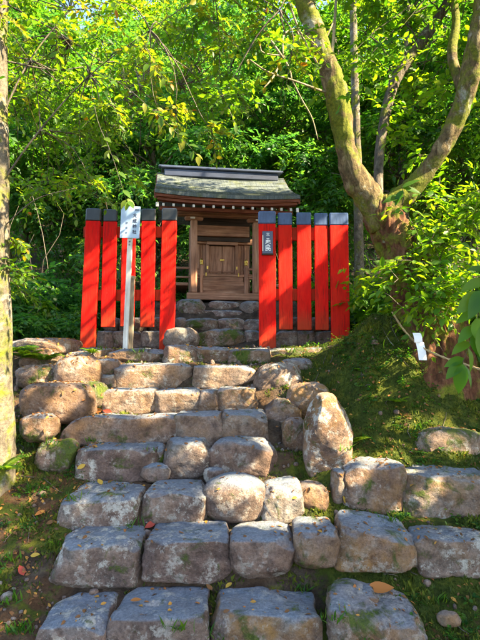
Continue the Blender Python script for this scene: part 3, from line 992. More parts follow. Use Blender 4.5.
# ------------------------------------------------------------------ shrine
def build_shrine():
    D = 7.35
    k = D / F
    base = P(225, 299, D)
    root = empty('wooden_shrine', base, (0, 0, math.radians(8.0)))
    tag(root, 'small weathered wooden shrine with mossy bark roof behind the red fences', 'shrine')

    def part(name, mat, fn, smooth=False, parent=None):
        m = MB(); fn(m)
        return m.build(name, mat, parent or root, smooth)
    W = 0.475                      # half spacing of the front columns
    # ground sill and floor
    part('sill_beam', 'wood_x', lambda m: m.box(-W - 0.10, W + 0.10, -0.06, 0.06, -0.02, 0.085, 0.008))
    for s in (-1, 1):
        part('sill_beam', 'wood_y', lambda m: m.box(s * W - 0.05, s * W + 0.05, 0.062, 0.95, -0.03, 0.08, 0.008))
    for i in range(5):
        z0 = 0.088
        part('floor_plank', 'wood_x', lambda m: m.box(-W + 0.052, W - 0.052, 0.065 + i * 0.1, 0.161 + i * 0.1, 0.045, 0.075 - 0.003 * (i % 2), 0.004))
    # columns
    for s in (-1, 1):
        c = part('column', 'wood_z', lambda m: m.box(s * W - 0.052, s * W + 0.052, -0.05, 0.05, 0.087, 1.18, 0.012))
        part('bracket', 'wood_x', lambda m: m.box(s * W - 0.14, s * W + 0.14, -0.045, 0.045, 1.183, 1.245, 0.02))
        part('beam_end', 'white_paint', lambda m: m.box(s * (W + 0.02) - 0.035, s * (W + 0.02) + 0.035, -0.0765, -0.0625, 1.195, 1.222, 0.003))
    part('front_beam', 'wood_x', lambda m: m.box(-0.72, 0.72, -0.06, 0.06, 1.248, 1.335, 0.008))
    part('tie_beam', 'wood_x', lambda m: m.box(-W + 0.054, W - 0.054, 0.30, 0.36, 1.03, 1.20, 0.008))
    part('dark_panel', 'wood_dark', lambda m: m.box(-W + 0.03, W - 0.03, 0.365, 0.385, 0.96, 1.34, 0.003))
    # body of the shrine: front wall at y=.5
    yw = 0.50
    part('lintel', 'wood_x', lambda m: m.box(-W - 0.02, W + 0.02, yw - 0.09, yw - 0.02, 0.93, 1.02, 0.006))
    part('lintel', 'wood_x', lambda m: m.box(-0.25, 0.25, yw - 0.115, yw - 0.0915, 0.91, 0.985, 0.005))
    for s in (-1, 1):
        part('corner_post', 'wood_z', lambda m: m.box(s * 0.40 - 0.04, s * 0.40 + 0.04, yw - 0.06, yw + 0.03, 0.086, 0.928, 0.008))
        part('jamb', 'wood_z', lambda m: m.box(s * 0.235 - 0.025, s * 0.235 + 0.025, yw - 0.075, yw - 0.005, 0.45, 0.928, 0.006))
        for j in range(2):
            xa = s * (0.263 + j * 0.05)
            xb = s * (0.263 + j * 0.05 + 0.046)
            part('side_board', 'wood_z', lambda m: m.box(min(xa, xb), max(xa, xb), yw - 0.03 + 0.004 * j, yw + 0.01, 0.45, 0.928, 0.004))
        d = part('door', 'wood_z', lambda m: m.box(min(s * 0.002, s * 0.208), max(s * 0.002, s * 0.208), yw - 0.045, yw - 0.01, 0.455, 0.905, 0.006))
        part('door_rail', 'wood_x', lambda m: m.box(min(s * 0.01, s * 0.20), max(s * 0.01, s * 0.20), yw - 0.052, yw - 0.0455, 0.47, 0.50, 0.002), parent=d)
        part('hinge', 'gold', lambda m: m.box(s * 0.235 - 0.012, s * 0.235 + 0.012, yw - 0.083, yw - 0.0755, 0.52, 0.57, 0.003))
        part('hinge', 'gold', lambda m: m.box(s * 0.26 - 0.008, s * 0.26 + 0.008, yw - 0.12, yw - 0.112, 0.40, 0.46, 0.003))
    part('lock', 'gold', lambda m: m.box(-0.035, 0.035, yw - 0.062, yw - 0.0465, 0.66, 0.69, 0.004))
    part('threshold', 'wood_x', lambda m: m.box(-W - 0.05, W + 0.05, yw - 0.11, yw + 0.02, 0.40, 0.447, 0.006))
    for i in range(4):
        part('step_board', 'wood_x', lambda m: m.box(-0.33, 0.33, yw - 0.135 - i * 0.062, yw - 0.11 - i * 0.062 + 0.02, 0.318 - i * 0.078, 0.392 - i * 0.078, 0.005))
    for s in (-1, 1):
        for i in range(3):
            part('wall_board', 'wood_x', lambda m: m.box(min(s * 0.335, s * 0.45), max(s * 0.335, s * 0.45), yw - 0.03, yw, 0.09 + i * 0.103, 0.19 + i * 0.103, 0.005))
    # newel posts with gilt finials and handrails
    for s in (-1, 1):
        x = s * 0.345
        part('newel_post', 'wood_z', lambda m: m.box(x - 0.026, x + 0.026, 0.135, 0.187, 0.078, 0.54, 0.006))
        fin = MB()
        prof = [(0.541, 0.026), (0.556, 0.030), (0.566, 0.018), (0.582, 0.027), (0.602, 0.030), (0.622, 0.020), (0.645, 0.004)]
        fin.tube([(x, 0.161, z) for z, r in prof], [r for z, r in prof], 12)
        fin.build('finial', 'gold', root, True)
        part('handrail', 'wood_y', lambda m: m.box(x - 0.018, x + 0.018, 0.19, yw - 0.14, 0.49, 0.525, 0.006))
        part('handrail', 'wood_x', lambda m: m.box(min(s * 0.375, s * 0.80), max(s * 0.375, s * 0.80), 0.146, 0.176, 0.47, 0.502, 0.006))
        part('handrail', 'wood_x', lambda m: m.box(min(s * 0.375, s * 0.80), max(s * 0.375, s * 0.80), 0.148, 0.174, 0.33, 0.358, 0.006))
        # side veranda
        part('veranda', 'wood_x', lambda m: m.box(min(s * 0.55, s * 0.86), max(s * 0.55, s * 0.86), 0.10, 1.15, 0.21, 0.255, 0.006))
        part('veranda_post', 'wood_z', lambda m: m.box(s * 0.80 - 0.024, s * 0.80 + 0.024, 0.137, 0.185, -0.1, 0.53, 0.006))
        f2 = MB()
        f2.tube([(s * 0.80, 0.161, z - 0.01) for z, r in prof], [r * 0.9 for z, r in prof], 12)
        f2.build('finial', 'gold', root, True)
        part('fitting', 'gold', lambda m: m.box(s * 0.80 - 0.03, s * 0.80 + 0.03, 0.131, 0.136, 0.465, 0.505, 0.003))
        part('fitting', 'gold', lambda m: m.box(s * 0.80 - 0.03, s * 0.80 + 0.03, 0.131, 0.136, 0.325, 0.362, 0.003))
    # rest of the body
    for s in (-1, 1):
        part('side_wall', 'wood_dark', lambda m: m.box(s * 0.45 - 0.02, s * 0.45 + 0.02, yw + 0.032, 1.15, 0.0, 1.36, 0.004))
        part('rear_column', 'wood_z', lambda m: m.box(s * 0.46 - 0.045, s * 0.46 + 0.045, 1.152, 1.24, -0.05, 1.36, 0.008))
    part('back_wall', 'wood_dark', lambda m: m.box(-0.43, 0.43, 1.16, 1.19, 0.0, 1.40, 0.004))
    part('front_wall', 'wood_dark', lambda m: m.box(-0.425, 0.425, yw + 0.012, yw + 0.03, 0.05, 1.38, 0.003))

    # roof: curved slope, bark layers
    E = 1.04                        # half width
    prof = curve_pts([(-0.50, 1.43), (-0.30, 1.515), (-0.08, 1.62), (0.18, 1.77), (0.42, 1.955), (0.55, 2.06)], 25)
    backp = curve_pts([(0.55, 2.06), (0.75, 1.90), (1.0, 1.74), (1.25, 1.60), (1.50, 1.49)], 18)

    def slope(pts, name, th):
        # stepped courses: each course a strip slightly proud at its lower edge
        m = MB()
        nx = 17
        xs = np.linspace(-E, E, nx)
        for i in range(len(pts) - 1):
            a, b = pts[i], pts[i + 1]
            t = (b - a) / np.linalg.norm(b - a)
            nrm = np.array((-t[1], t[0]))
            if nrm[1] < 0:
                nrm = -nrm
            lift = 0.007
            base_i = len(m.v)
            for x in xs:
                sag = 0.045 * (abs(x) / E) ** 2.2
                w1 = 0.005 * mnoise.noise(Vector((x * 6, i * 1.7, 0)))
                for (q, l) in ((a, 0.0), (a, lift + w1), (b, 0.001 + w1 * 0.5)):
                    m.v.append((x, q[0] + nrm[0] * l, q[1] + nrm[1] * l + sag))
            for j in range(nx - 1):
                b0 = base_i + j * 3
                m.f.append([b0, b0 + 3, b0 + 4, b0 + 1])
                m.f.append([b0 + 1, b0 + 4, b0 + 5, b0 + 2])
        return m.build(name, 'shingle', root)
    slope(prof, 'roof_slope', 0.1)
    slope(backp[::-1], 'roof_slope', 0.1)

    # thick layered eave edge and verges, then boards and rafters
    def strip(name, mat, y0, y1, z0, z1, e, parent=root):
        m = MB()
        nx = 13
        xs = np.linspace(-e, e, nx)
        for x in xs:
            sag = 0.045 * (abs(x) / E) ** 2.2
            for (yy, zz) in ((y0, z0), (y1, z0), (y1, z1), (y0, z1)):
                m.v.append((x, yy, zz + sag))
        for j in range(nx - 1):
            for q in range(4):
                a = j * 4 + q; b = j * 4 + (q + 1) % 4
                m.f.append([a, b, b + 4, a + 4])
        m.f.append([0, 1, 2, 3]); m.f.append([(nx - 1) * 4 + q for q in (3, 2, 1, 0)])
        return m.build(name, mat, parent)
    strip('eave_edge', 'shingle', -0.505, -0.40, 1.385, 1.436, E + 0.003)
    strip('eave_board', 'eave_wood', -0.485, -0.38, 1.342, 1.383, E - 0.01)
    strip('eave_board', 'eave_wood', -0.455, -0.36, 1.305, 1.340, E - 0.03)
    # soffit and verge boards following the slope
    under = prof - np.array((0, 0.05))
    m = MB()
    for (yy, zz) in under:
        for x in (-E + 0.02, E - 0.02):
            m.v.append((x, yy, zz + 0.0))
    for i in range(len(under) - 1):
        a = i * 2
        m.f.append([a, a + 1, a + 3, a + 2])
    m.build('soffit', 'eave_wood', root)
    for s in (-1, 1):
        m = MB()
        for (yy, zz) in list(prof[1:]):
            for (dx, dz) in ((0, 0.025), (0, -0.085), (0.035, -0.085), (0.035, 0.025)):
                m.v.append((s * (E - 0.02 + dx), yy, zz + dz))
        n = len(prof) - 1
        for i in range(n - 1):
            for q in range(4):
                a = i * 4 + q; b = i * 4 + (q + 1) % 4
                m.f.append([a, b, b + 4, a + 4])
        m.f.append([0, 1, 2, 3]); m.f.append([(n - 1) * 4 + q for q in (3, 2, 1, 0)])
        m.build('verge_board', 'eave_wood', root)
        part('verge_end', 'white_paint', lambda mm: mm.box(s * (E - 0.03) - 0.02, s * (E - 0.03) + 0.02, -0.4735, -0.4565, 1.235, 1.30, 0.004))
        # gable infill
        m = MB()
        m.v += [(s * 0.46, 0.0, 1.36), (s * 0.46, 1.2, 1.36), (s * 0.46, 0.55, 1.98), (s * 0.49, 0.0, 1.36), (s * 0.49, 1.2, 1.36), (s * 0.49, 0.55, 1.98)]
        m.f += [[0, 1, 2], [3, 4, 5], [0, 1, 4, 3], [1, 2, 5, 4], [2, 0, 3, 5]]
        m.build('gable_wall', 'wood_dark', root)
    nr = 14
    for i in range(nr):
        x = (i - (nr - 1) / 2) * 0.142
        r = MB()
        r.v += [(x - 0.016, -0.42, 1.255), (x + 0.016, -0.42, 1.255), (x + 0.016, -0.42, 1.30), (x - 0.016, -0.42, 1.30),
                (x - 0.016, 0.35, 1.60), (x + 0.016, 0.35, 1.60), (x + 0.016, 0.35, 1.645), (x - 0.016, 0.35, 1.645)]
        r.f += [[0, 1, 2, 3], [4, 5, 6, 7], [0, 1, 5, 4], [1, 2, 6, 5], [2, 3, 7, 6], [3, 0, 4, 7]]
        ro = r.build('rafter', 'wood_y', root)
        part('rafter_tip', 'white_paint', lambda mm: mm.box(x - 0.017, x + 0.017, -0.432, -0.4205, 1.262, 1.301, 0.003), parent=ro)
    part('purlin', 'eave_wood', lambda m: m.box(-E + 0.06, E - 0.06, -0.30, -0.24, 1.248, 1.30, 0.006))
    # box ridge
    rz = 2.055
    part('ridge_box', 'ridge', lambda m: m.box(-0.93, 0.93, 0.45, 0.65, rz - 0.03, rz + 0.085, 0.01))
    part('ridge_cap', 'ridge', lambda m: m.box(-0.985, 0.985, 0.42, 0.68, rz + 0.088, rz + 0.118, 0.012))
    part('ridge_cap', 'ridge', lambda m: m.box(-1.03, 1.03, 0.49, 0.61, rz + 0.121, rz + 0.162, 0.018))


build_shrine()
#@@VEG
# ------------------------------------------------------------------ vegetation
# gaps in the canopy through which the sun reaches the ground: (photo x, y, distance, radius)
GAPS = []
FOLIAGE_GAPS = []


def gap(x, y, d, r):
    GAPS.append((P(x, y, d), r))


def unit(a):
    return a / (np.linalg.norm(a, axis=-1, keepdims=True) + 1e-9)


def prune(pos, jitter, gaps):
    keep = np.ones(len(pos), bool)
    for t, rad in gaps:
        w = pos - t
        s = w @ S_np
        dist = np.linalg.norm(w - s[:, None] * S_np, axis=1)
        keep &= ~((s > 0.25) & (dist < rad + jitter))
    return keep


def leaf_arrays(pos, axis_, nrm, L, Wd, detail=0, curl=0.15):
    """leaf blades -> verts, tri faces; detail 0: folded diamond, 1: pointed oval"""
    axis_ = unit(axis_)
    side = unit(np.cross(axis_, nrm))
    nrm = np.cross(side, axis_)
    N = len(pos)
    L = L[:, None]; Wd = Wd[:, None]
    if detail == 0:
        v = np.stack([pos, pos + axis_ * L * 0.42 + side * Wd * 0.5 + nrm * Wd * 0.12,
                      pos + axis_ * L - nrm * L * curl, pos + axis_ * L * 0.42 - side * Wd * 0.5 + nrm * Wd * 0.12], 1)
        f = np.array([[0, 1, 2], [0, 2, 3]])
    else:
        v = np.stack([pos,
                      pos + axis_ * L * 0.26 + side * Wd * 0.40 + nrm * Wd * 0.12,
                      pos + axis_ * L * 0.58 + side * Wd * 0.46 + nrm * (Wd * 0.10 - L * curl * 0.3),
                      pos + axis_ * L - nrm * L * curl,
                      pos + axis_ * L * 0.58 - side * Wd * 0.46 + nrm * (Wd * 0.10 - L * curl * 0.3),
                      pos + axis_ * L * 0.26 - side * Wd * 0.40 + nrm * Wd * 0.12,
                      pos + axis_ * L * 0.5 - nrm * L * curl * 0.28], 1)
        f = np.array([[0, 1, 6], [1, 2, 6], [2, 3, 6], [3, 4, 6], [4, 5, 6], [5, 0, 6]])
    k = v.shape[1]
    faces = (f[None] + (np.arange(N) * k)[:, None, None]).reshape(-1, 3)
    return v.reshape(-1, 3), faces, k


class Crown:
    """sprays of leaves on twigs round cluster centres"""
    def __init__(self, seed):
        self.r = np.random.default_rng(seed)
        self.pos = []; self.ax = []; self.nr = []; self.L = []; self.tone = []
        self.tw = []

    def clusters(self, cen, rad, ntw, nl, leaf=0.09, droop=0.35, flat=0.55, tone=0.5, spread=0.32, outward=None):
        r = self.r
        cen = np.asarray(cen, float)
        K = len(cen)
        rad = np.broadcast_to(np.asarray(rad, float), (K,))
        tone = np.broadcast_to(np.asarray(tone, float), (K,))
        d = r.normal(size=(K, ntw, 3))
        d[..., 2] *= flat
        if outward is not None:
            d = d + outward[:, None, :]
        d = unit(d)
        Lt = rad[:, None] * r.uniform(0.55, 1.15, (K, ntw))
        t = np.linspace(0.18, 1.0, nl)[None, None, :] + r.uniform(-0.04, 0.04, (K, ntw, nl))
        p = cen[:, None, None, :] + d[:, :, None, :] * (Lt[..., None] * t)[..., None]
        p[..., 2] -= droop * (Lt[..., None] * t ** 2)
        tang = d[:, :, None, :] + np.array((0, 0, -2 * droop)) * t[..., None]
        tang = unit(tang)
        up = np.array((0, 0, 1.0))
        sd = unit(np.cross(tang, up) + 1e-6)
        sgn = np.where(np.arange(nl) % 2 == 0, 1.0, -1.0)[None, None, :, None]
        last = (np.arange(nl) == nl - 1)[None, None, :, None]
        ax = np.where(last, tang, tang * 0.65 + sd * sgn * 0.9) + r.normal(0, spread, p.shape)
        nr = up + r.normal(0, 0.55, p.shape) + 0.25 * d[:, :, None, :]
        self.pos.append(p.reshape(-1, 3)); self.ax.append(ax.reshape(-1, 3)); self.nr.append(nr.reshape(-1, 3))
        n = p.reshape(-1, 3).shape[0]
        self.L.append(leaf * r.uniform(0.5, 1.3, n))
        tt = np.clip(tone[:, None, None] + r.normal(0, 0.13, (K, ntw, 1)) + r.normal(0, 0.13, (K, ntw, nl)), 0, 0.97)
        rare = r.random((K, ntw, nl)) < 0.004
        tt = np.where(rare, 1.0, tt)
        self.tone.append(tt.ravel())
        mid = cen[:, None, :] + d * (Lt * 0.5)[..., None] - np.array((0, 0, 1)) * (droop * Lt * 0.25)[..., None]
        end = cen[:, None, :] + d * Lt[..., None] - np.array((0, 0, 1)) * (droop * Lt)[..., None]
        st = np.broadcast_to(cen[:, None, :], mid.shape)
        self.tw.append(np.stack([st, mid, end], 2).reshape(-1, 3, 3))
        return self

    def build(self, name, mat, parent=None, detail=0, ratio=0.5, do_prune=False, origin=None, twigs=None, thin=0.0025):
        pos = np.concatenate(self.pos); ax = np.concatenate(self.ax); nr = np.concatenate(self.nr)
        L = np.concatenate(self.L); tone = np.concatenate(self.tone)
        # keep clear of the camera
        keep = ~((np.linalg.norm(pos - np.array((0, 0, EYE)), axis=1) < 1.3))
        if do_prune is not False:
            keep &= prune(pos + unit(ax) * (L * 0.5)[:, None], 0.055 + self.r.normal(0, 0.03, len(pos)), GAPS + FOLIAGE_GAPS if do_prune is True else do_prune)
        pos, ax, nr, L, tone = pos[keep], ax[keep], nr[keep], L[keep], tone[keep]
        org = np.zeros(3) if origin is None else np.asarray(origin, float)
        v, f, k = leaf_arrays(pos - org, ax, nr, L, L * ratio * self.r.uniform(0.85, 1.15, len(L)), detail, 0.15)
        me = np_mesh(name, v, f, np.repeat(tone, k))
        o = obj(name, me, mat, parent)
        if twigs:
            tw = np.concatenate(self.tw)
            if do_prune is not False:
                gp = GAPS + FOLIAGE_GAPS if do_prune is True else do_prune
                tw = tw[prune(tw[:, 1], 0.06, gp) & prune(tw[:, 2], 0.03, gp)]
            tw = tw - org
            n = len(tw)
            offs = np.array([[1, 0, 0], [-0.5, 0.5, 0.7], [-0.5, -0.5, -0.7]]) * thin
            vv = (tw[:, :, None, :] + offs[None, None] * np.array([1.4, 1.0, 0.5])[None, :, None, None]).reshape(n * 9, 3)
            q = []
            for s in (0, 3):
                for a, b in ((0, 1), (1, 2), (2, 0)):
                    q.append([s + a, s + b, s + b + 3, s + a + 3])
            ff = (np.array(q)[None] + (np.arange(n) * 9)[:, None, None]).reshape(-1, 4)
            obj('twigs', np_mesh('twigs', vv, ff), twigs, parent)['kind'] = 'stuff'
        return o


def clear(a, b, off):
    """does the straight line a-b (plus off) keep out of every sun gap"""
    q = np.asarray(a, float) + (np.asarray(b, float) - np.asarray(a, float)) * np.linspace(0.1, 1, 16)[:, None] + np.asarray(off, float)
    return bool(prune(q, 0.03, GAPS).all())


def limb(mb, a, b, r0, r1, sag=0.0, seed=0, n=6, sides=5):
    a = np.asarray(a, float); b = np.asarray(b, float)
    r = np.random.default_rng(seed)
    t = np.linspace(0, 1, n)[:, None]
    p = a + (b - a) * t
    ln = np.linalg.norm(b - a)
    w = r.normal(0, 0.05 * ln, 3)
    p = p + np.sin(t * math.pi) * (w + np.array((0, 0, sag * ln))) + np.sin(t * 2 * math.pi) * r.normal(0, 0.025 * ln, 3)
    mb.tube([tuple(q) for q in p], list(np.linspace(r0, r1, n)), sides)


def forest_tree(seed, H, crown_lo, rx, rz, K, ntw, nl, leaf, mat, bark, trunk_r, tone=(0.3, 0.7)):
    """a tree at the origin; returns (trunk mesh, crown mesh) as objects under one Empty"""
    r = np.random.default_rng(seed)
    root = empty('forest_tree')
    mb = MB()
    ctrl = [(0, 0, -0.4), (r.normal(0, .06), r.normal(0, .06), H * 0.25), (r.normal(0, .18), r.normal(0, .18), H * 0.6), (r.normal(0, .25), r.normal(0, .25), H * 0.95)]
    path = curve_pts(ctrl, 14)
    mb.tube([tuple(p) for p in path], list(np.linspace(trunk_r, trunk_r * 0.18, 14)), 9, 0.12, seed)
    cz = (H + crown_lo) / 2
    cen = []
    while len(cen) < K:
        p = r.uniform(-1, 1, 3)
        q = np.linalg.norm(p)
        if q > 1 or q < 0.25:
            continue
        if mnoise.noise(Vector(p * 2.1) + Vector((seed, 0, 0))) < -0.12:
            continue
        cen.append((p[0] * rx, p[1] * rx, cz + p[2] * rz))
    cen = np.array(cen)
    for i, c in enumerate(cen):
        hgt = max(0.5, min(H * 0.9, c[2] - 0.35 * math.hypot(c[0], c[1])))
        j = int(np.argmin(np.abs(path[:, 2] - hgt)))
        if i % 2 == 0:
            limb(mb, path[j], c, trunk_r * 0.22, 0.008, 0.06, seed * 100 + i, 5, 4)
    mb.build('trunk', bark, root, True)
    cr = Crown(seed)
    out = unit(cen - np.array((0, 0, cz))) * 0.8
    cr.clusters(cen, 0.55 * rx / 1.8, ntw, nl, leaf, 0.35, 0.5, r.uniform(tone[0], tone[1], K), 0.3, out)
    cr.build('crown', mat, root, 0, 0.5)
    return root


def copy_thing(root, loc, rz, sc=1.0, name=None):
    n = root.copy()
    C.objects.link(n)
    for ch in list(root.children):
        c = ch.copy()
        C.objects.link(c)
        c.parent = n
    n.location = [float(q) for q in loc]
    n.rotation_euler = (0, 0, rz)
    n.scale = (sc, sc, sc)
    return n


def place(root, loc, rz, sc):
    root.location = [float(q) for q in loc]
    root.rotation_euler = (0, 0, rz)
    root.scale = (sc, sc, sc)


def px_ground(x, d):
    X = (x - 240) / F * d
    return (X, d, ground_z(X, d) - 0.03)


# ------------------------------------------------------------------ rope, leaves, ferns, moss, litter
def one_leaf_mesh(name, tone, ratio=0.45, curl=0.18, n=6):
    """a single pointed leaf of unit length along +y, folded along the midrib"""
    v = []; f = []
    for i in range(n + 1):
        t = i / n
        w = ratio * 0.5 * math.sin(math.pi * min(1, t ** 0.8)) ** 0.9 if 0 < i < n else 0.004
        z = -curl * t * t
        v += [(-w, t, z + w * 0.28), (0, t, z), (w, t, z + w * 0.28)]
    for i in range(n):
        a = i * 3
        f += [[a, a + 1, a + 4, a + 3], [a + 1, a + 2, a + 5, a + 4]]
    me = np_mesh(name, np.array(v), np.array(f), np.full(len(v), tone), smooth=True)
    return me


def orient(o, pos, axis_, nrm, L):
    y = Vector(axis_).normalized()
    z = Vector(nrm)
    x = y.cross(z).normalized()
    z = x.cross(y)
    from mathutils import Matrix
    m = Matrix((x, y, z)).transposed().to_4x4()
    o.matrix_basis = Matrix.Translation(Vector([float(c) for c in pos])) @ m @ Matrix.Scale(L, 4)


def leafy_branch(name, label, stem, leaves, mat, rad=0.005, bark='bark_grey', tones=(0.3, 0.5, 0.8), ratio=0.42):
    """stem: photo points (x,y,d); leaves: (x0,y0,x1,y1,d[,tone]) base and tip in the photo"""
    base = P(*stem[0])
    root = empty(name, base)
    tag(root, label, 'branch')
    pts = curve_pts([P(*q) for q in stem], 16) - base
    MB().tube([tuple(p) for p in pts], list(np.linspace(rad, rad * 0.4, 16)), 7).build('stem', bark, root, True)
    meshes = [one_leaf_mesh('leaf', t, ratio, random.uniform(0.1, 0.25)) for t in tones]
    for me in meshes:
        me.materials.append(M[mat])
    rr = np.random.default_rng(len(leaves) * 7 + 1)
    for q in leaves:
        x0, y0, x1, y1, d = q[:5]
        a = P(x0, y0, d); b = P(x1, y1, d + rr.uniform(-0.05, 0.02))
        k = q[5] if len(q) > 5 else rr.integers(len(meshes) - (1 if tones[-1] >= 1.0 else 0))
        if name == 'hanging_sprig':
            b = a + (b - a) * 0.72
        o = bpy.data.objects.new('leaf', meshes[k])
        C.objects.link(o)
        o.parent = root
        nrm = np.array((rr.normal(0, 0.4), -0.75, 0.8 + rr.normal(0, 0.3)))
        orient(o, a - base, b - a, nrm, float(np.linalg.norm(b - a)))
    return root


def build_near_branches():
    L = []
    # dark glossy broad leaves hanging in from the right edge
    leafy_branch('broadleaf_branch', 'branch of big dark glossy leaves hanging in front of the mossy bank', [(552, 610, 2.55), (556, 480, 2.55), (545, 350, 2.56), (518, 272, 2.58), (495, 268, 2.6), (484, 292, 2.6), (474, 330, 2.62), (462, 365, 2.65)],
                 [(480, 292, 458, 312, 2.6), (482, 290, 470, 318, 2.58), (484, 295, 490, 322, 2.6), (478, 310, 456, 322, 2.62), (476, 318, 482, 346, 2.58), (474, 326, 458, 342, 2.62), (472, 334, 484, 360, 2.6),
                  (470, 342, 452, 352, 2.64), (468, 348, 474, 374, 2.6), (464, 358, 444, 366, 2.66), (463, 364, 458, 394, 2.62), (463, 364, 474, 388, 2.64), (463, 362, 446, 378, 2.66), (486, 280, 462, 288, 2.6), (488, 270, 468, 268, 2.62), (484, 300, 494, 332, 2.56), (480, 326, 494, 372, 2.56), (530, 300, 545, 275, 2.56), (540, 335, 560, 320, 2.55), (515, 272, 520, 248, 2.58), (505, 268, 495, 246, 2.58), (550, 390, 528, 380, 2.55), (553, 420, 575, 405, 2.55)],
                 'leaf_lime', 0.004, tones=(0.2, 0.45, 0.7), ratio=0.46)
    leafy_branch('broadleaf_branch', 'sprig of large dark leaves growing in the fork of the leaning tree', [(402, 205, 4.35), (404, 196, 4.3), (402, 186, 4.22)],
                 [(404, 196, 382, 201, 4.25), (402, 188, 420, 178, 4.2), (402, 188, 422, 192, 4.2), (403, 190, 394, 204, 4.2)],
                 'leaf_mid', 0.006, tones=(0.3, 0.6), ratio=0.42)
    # sprigs of the pale tree hanging over the fence
    leafy_branch('hanging_sprig', 'yellow-green sprig dangling above the white notice', [(90, 75, 3.6), (97, 118, 3.35), (110, 150, 3.2), (120, 180, 3.12), (127, 202, 3.1)],
                 [(110, 150, 100, 160, 3.2), (112, 155, 123, 164, 3.2), (116, 168, 104, 176, 3.15), (118, 172, 130, 180, 3.15), (121, 184, 111, 190, 3.1), (123, 190, 134, 200, 3.1), (126, 200, 118, 211, 3.08), (127, 202, 126, 214, 3.08), (128, 201, 136, 210, 3.1), (126, 199, 139, 206, 3.1), (108, 146, 98, 146, 3.2), (104, 138, 114, 142, 3.25)],
                 'leaf_light', 0.0022, tones=(0.45, 0.7, 0.9), ratio=0.5)
    leafy_branch('hanging_sprig', 'yellow-green sprig dangling just above the shrine ridge', [(95, 71, 3.59), (122, 84, 3.42), (150, 108, 3.3), (176, 132, 3.2), (198, 156, 3.15)],
                 [(150, 108, 140, 118, 3.3), (154, 112, 166, 112, 3.3), (164, 121, 156, 133, 3.25), (168, 124, 182, 124, 3.25), (174, 131, 166, 144, 3.2), (178, 134, 192, 134, 3.2), (184, 141, 178, 154, 3.2), (188, 145, 203, 146, 3.15), (193, 151, 190, 164, 3.15), (196, 154, 207, 160, 3.12), (198, 156, 199, 168, 3.12), (170, 127, 176, 140, 3.2), (180, 137, 184, 149, 3.2), (160, 117, 162, 130, 3.25), (144, 103, 146, 116, 3.3)],
                 'leaf_light', 0.0022, tones=(0.4, 0.65, 0.95), ratio=0.5)
    leafy_branch('hanging_sprig', 'sprig with two orange leaves above the shrine', [(120, 53, 3.55), (132, 54, 3.5), (155, 70, 3.4), (172, 84, 3.35)],
                 [(155, 70, 146, 80, 3.4), (158, 73, 170, 72, 3.4), (164, 78, 162, 90, 3.35), (168, 82, 175, 81, 3.3, 2), (171, 84, 175, 92, 3.3, 2), (148, 64, 142, 74, 3.4), (150, 66, 162, 62, 3.4), (140, 57, 134, 66, 3.45)],
                 'leaf_light', 0.002, tones=(0.5, 0.75, 1.0), ratio=0.5)


def build_rope():
    pts = curve_pts([P(392, 312, 4.28), P(404, 330, 4.18), P(420, 346, 4.08), P(445, 358, 3.95), P(470, 366, 3.8), P(500, 376, 3.6), P(532, 386, 3.42)], 46)
    base = pts[0]
    root = empty('straw_rope', base)
    tag(root, 'thin tan straw rope tied round the mossy tree foot', 'rope')
    for s in (0, math.pi):
        m = MB()
        q = []
        for i, p in enumerate(pts):
            a = i * 1.5 + s
            q.append((p[0] - base[0], p[1] - base[1] + 0.005 * math.cos(a), p[2] - base[2] + 0.005 * math.sin(a)))
        m.tube(q, 0.0065, 6)
        m.build('strand', 'straw', root, True)
    f_ = P(533, 386, 3.42)
    gz = ground_z(f_[0], f_[1])
    st = empty('rope_stake', (f_[0], f_[1] + 0.02, gz))
    tag(st, 'weathered stake holding the far end of the straw rope', 'stake')
    MB().tube([(0, 0, -0.15), (0.005, 0, 0.3), (0, 0, f_[2] - gz + 0.12)], [0.028, 0.026, 0.022], 10, 0.1).build('shaft', 'stake_wood', st, True)
    MB().tube([(0, 0, f_[2] - gz - 0.02), (0, 0, f_[2] - gz + 0.025)], [0.034, 0.034], 12).build('rope_knot', 'straw', st, True)
    c = P(416, 341, 4.08)
    pr = empty('paper_streamer', c)
    tag(pr, 'white folded paper streamer hanging from the straw rope', 'paper')
    k = 4.08 / F

    def strip(x0, x1, y0, y1, off, tilt, nm):
        m = MB()
        n = 6
        for i in range(n + 1):
            t = i / n
            z = -(y0 + (y1 - y0) * t) * k
            yy = off - 0.01 * math.sin(t * math.pi) - 0.01 * t
            for x in (x0, x1):
                m.v.append((x * k + tilt * t, yy, z))
            for x in (x0, x1):
                m.v.append((x * k + tilt * t, yy + 0.0015, z))
        for i in range(n):
            a = i * 4
            m.f += [[a, a + 1, a + 5, a + 4], [a + 2, a + 6, a + 7, a + 3], [a, a + 4, a + 6, a + 2], [a + 1, a + 3, a + 7, a + 5]]
        m.f += [[0, 2, 3, 1], [n * 4, n * 4 + 1, n * 4 + 3, n * 4 + 2]]
        m.build(nm, 'paper', pr)
    strip(-4, 4, -8, 1.5, -0.02, 0.01, 'fold')
    strip(-1, 7.0, 1, 19, -0.014, 0.02, 'tail')


def cast(x, y):
    p = P(x, y, 1.0)
    o = Vector((0, 0, EYE))
    d = (Vector(p) - o).normalized()
    dg = bpy.context.evaluated_depsgraph_get()
    hit, loc, nrm, *_ = scene.ray_cast(dg, o + d * 0.5, d)
    return (loc, nrm) if hit else (None, None)


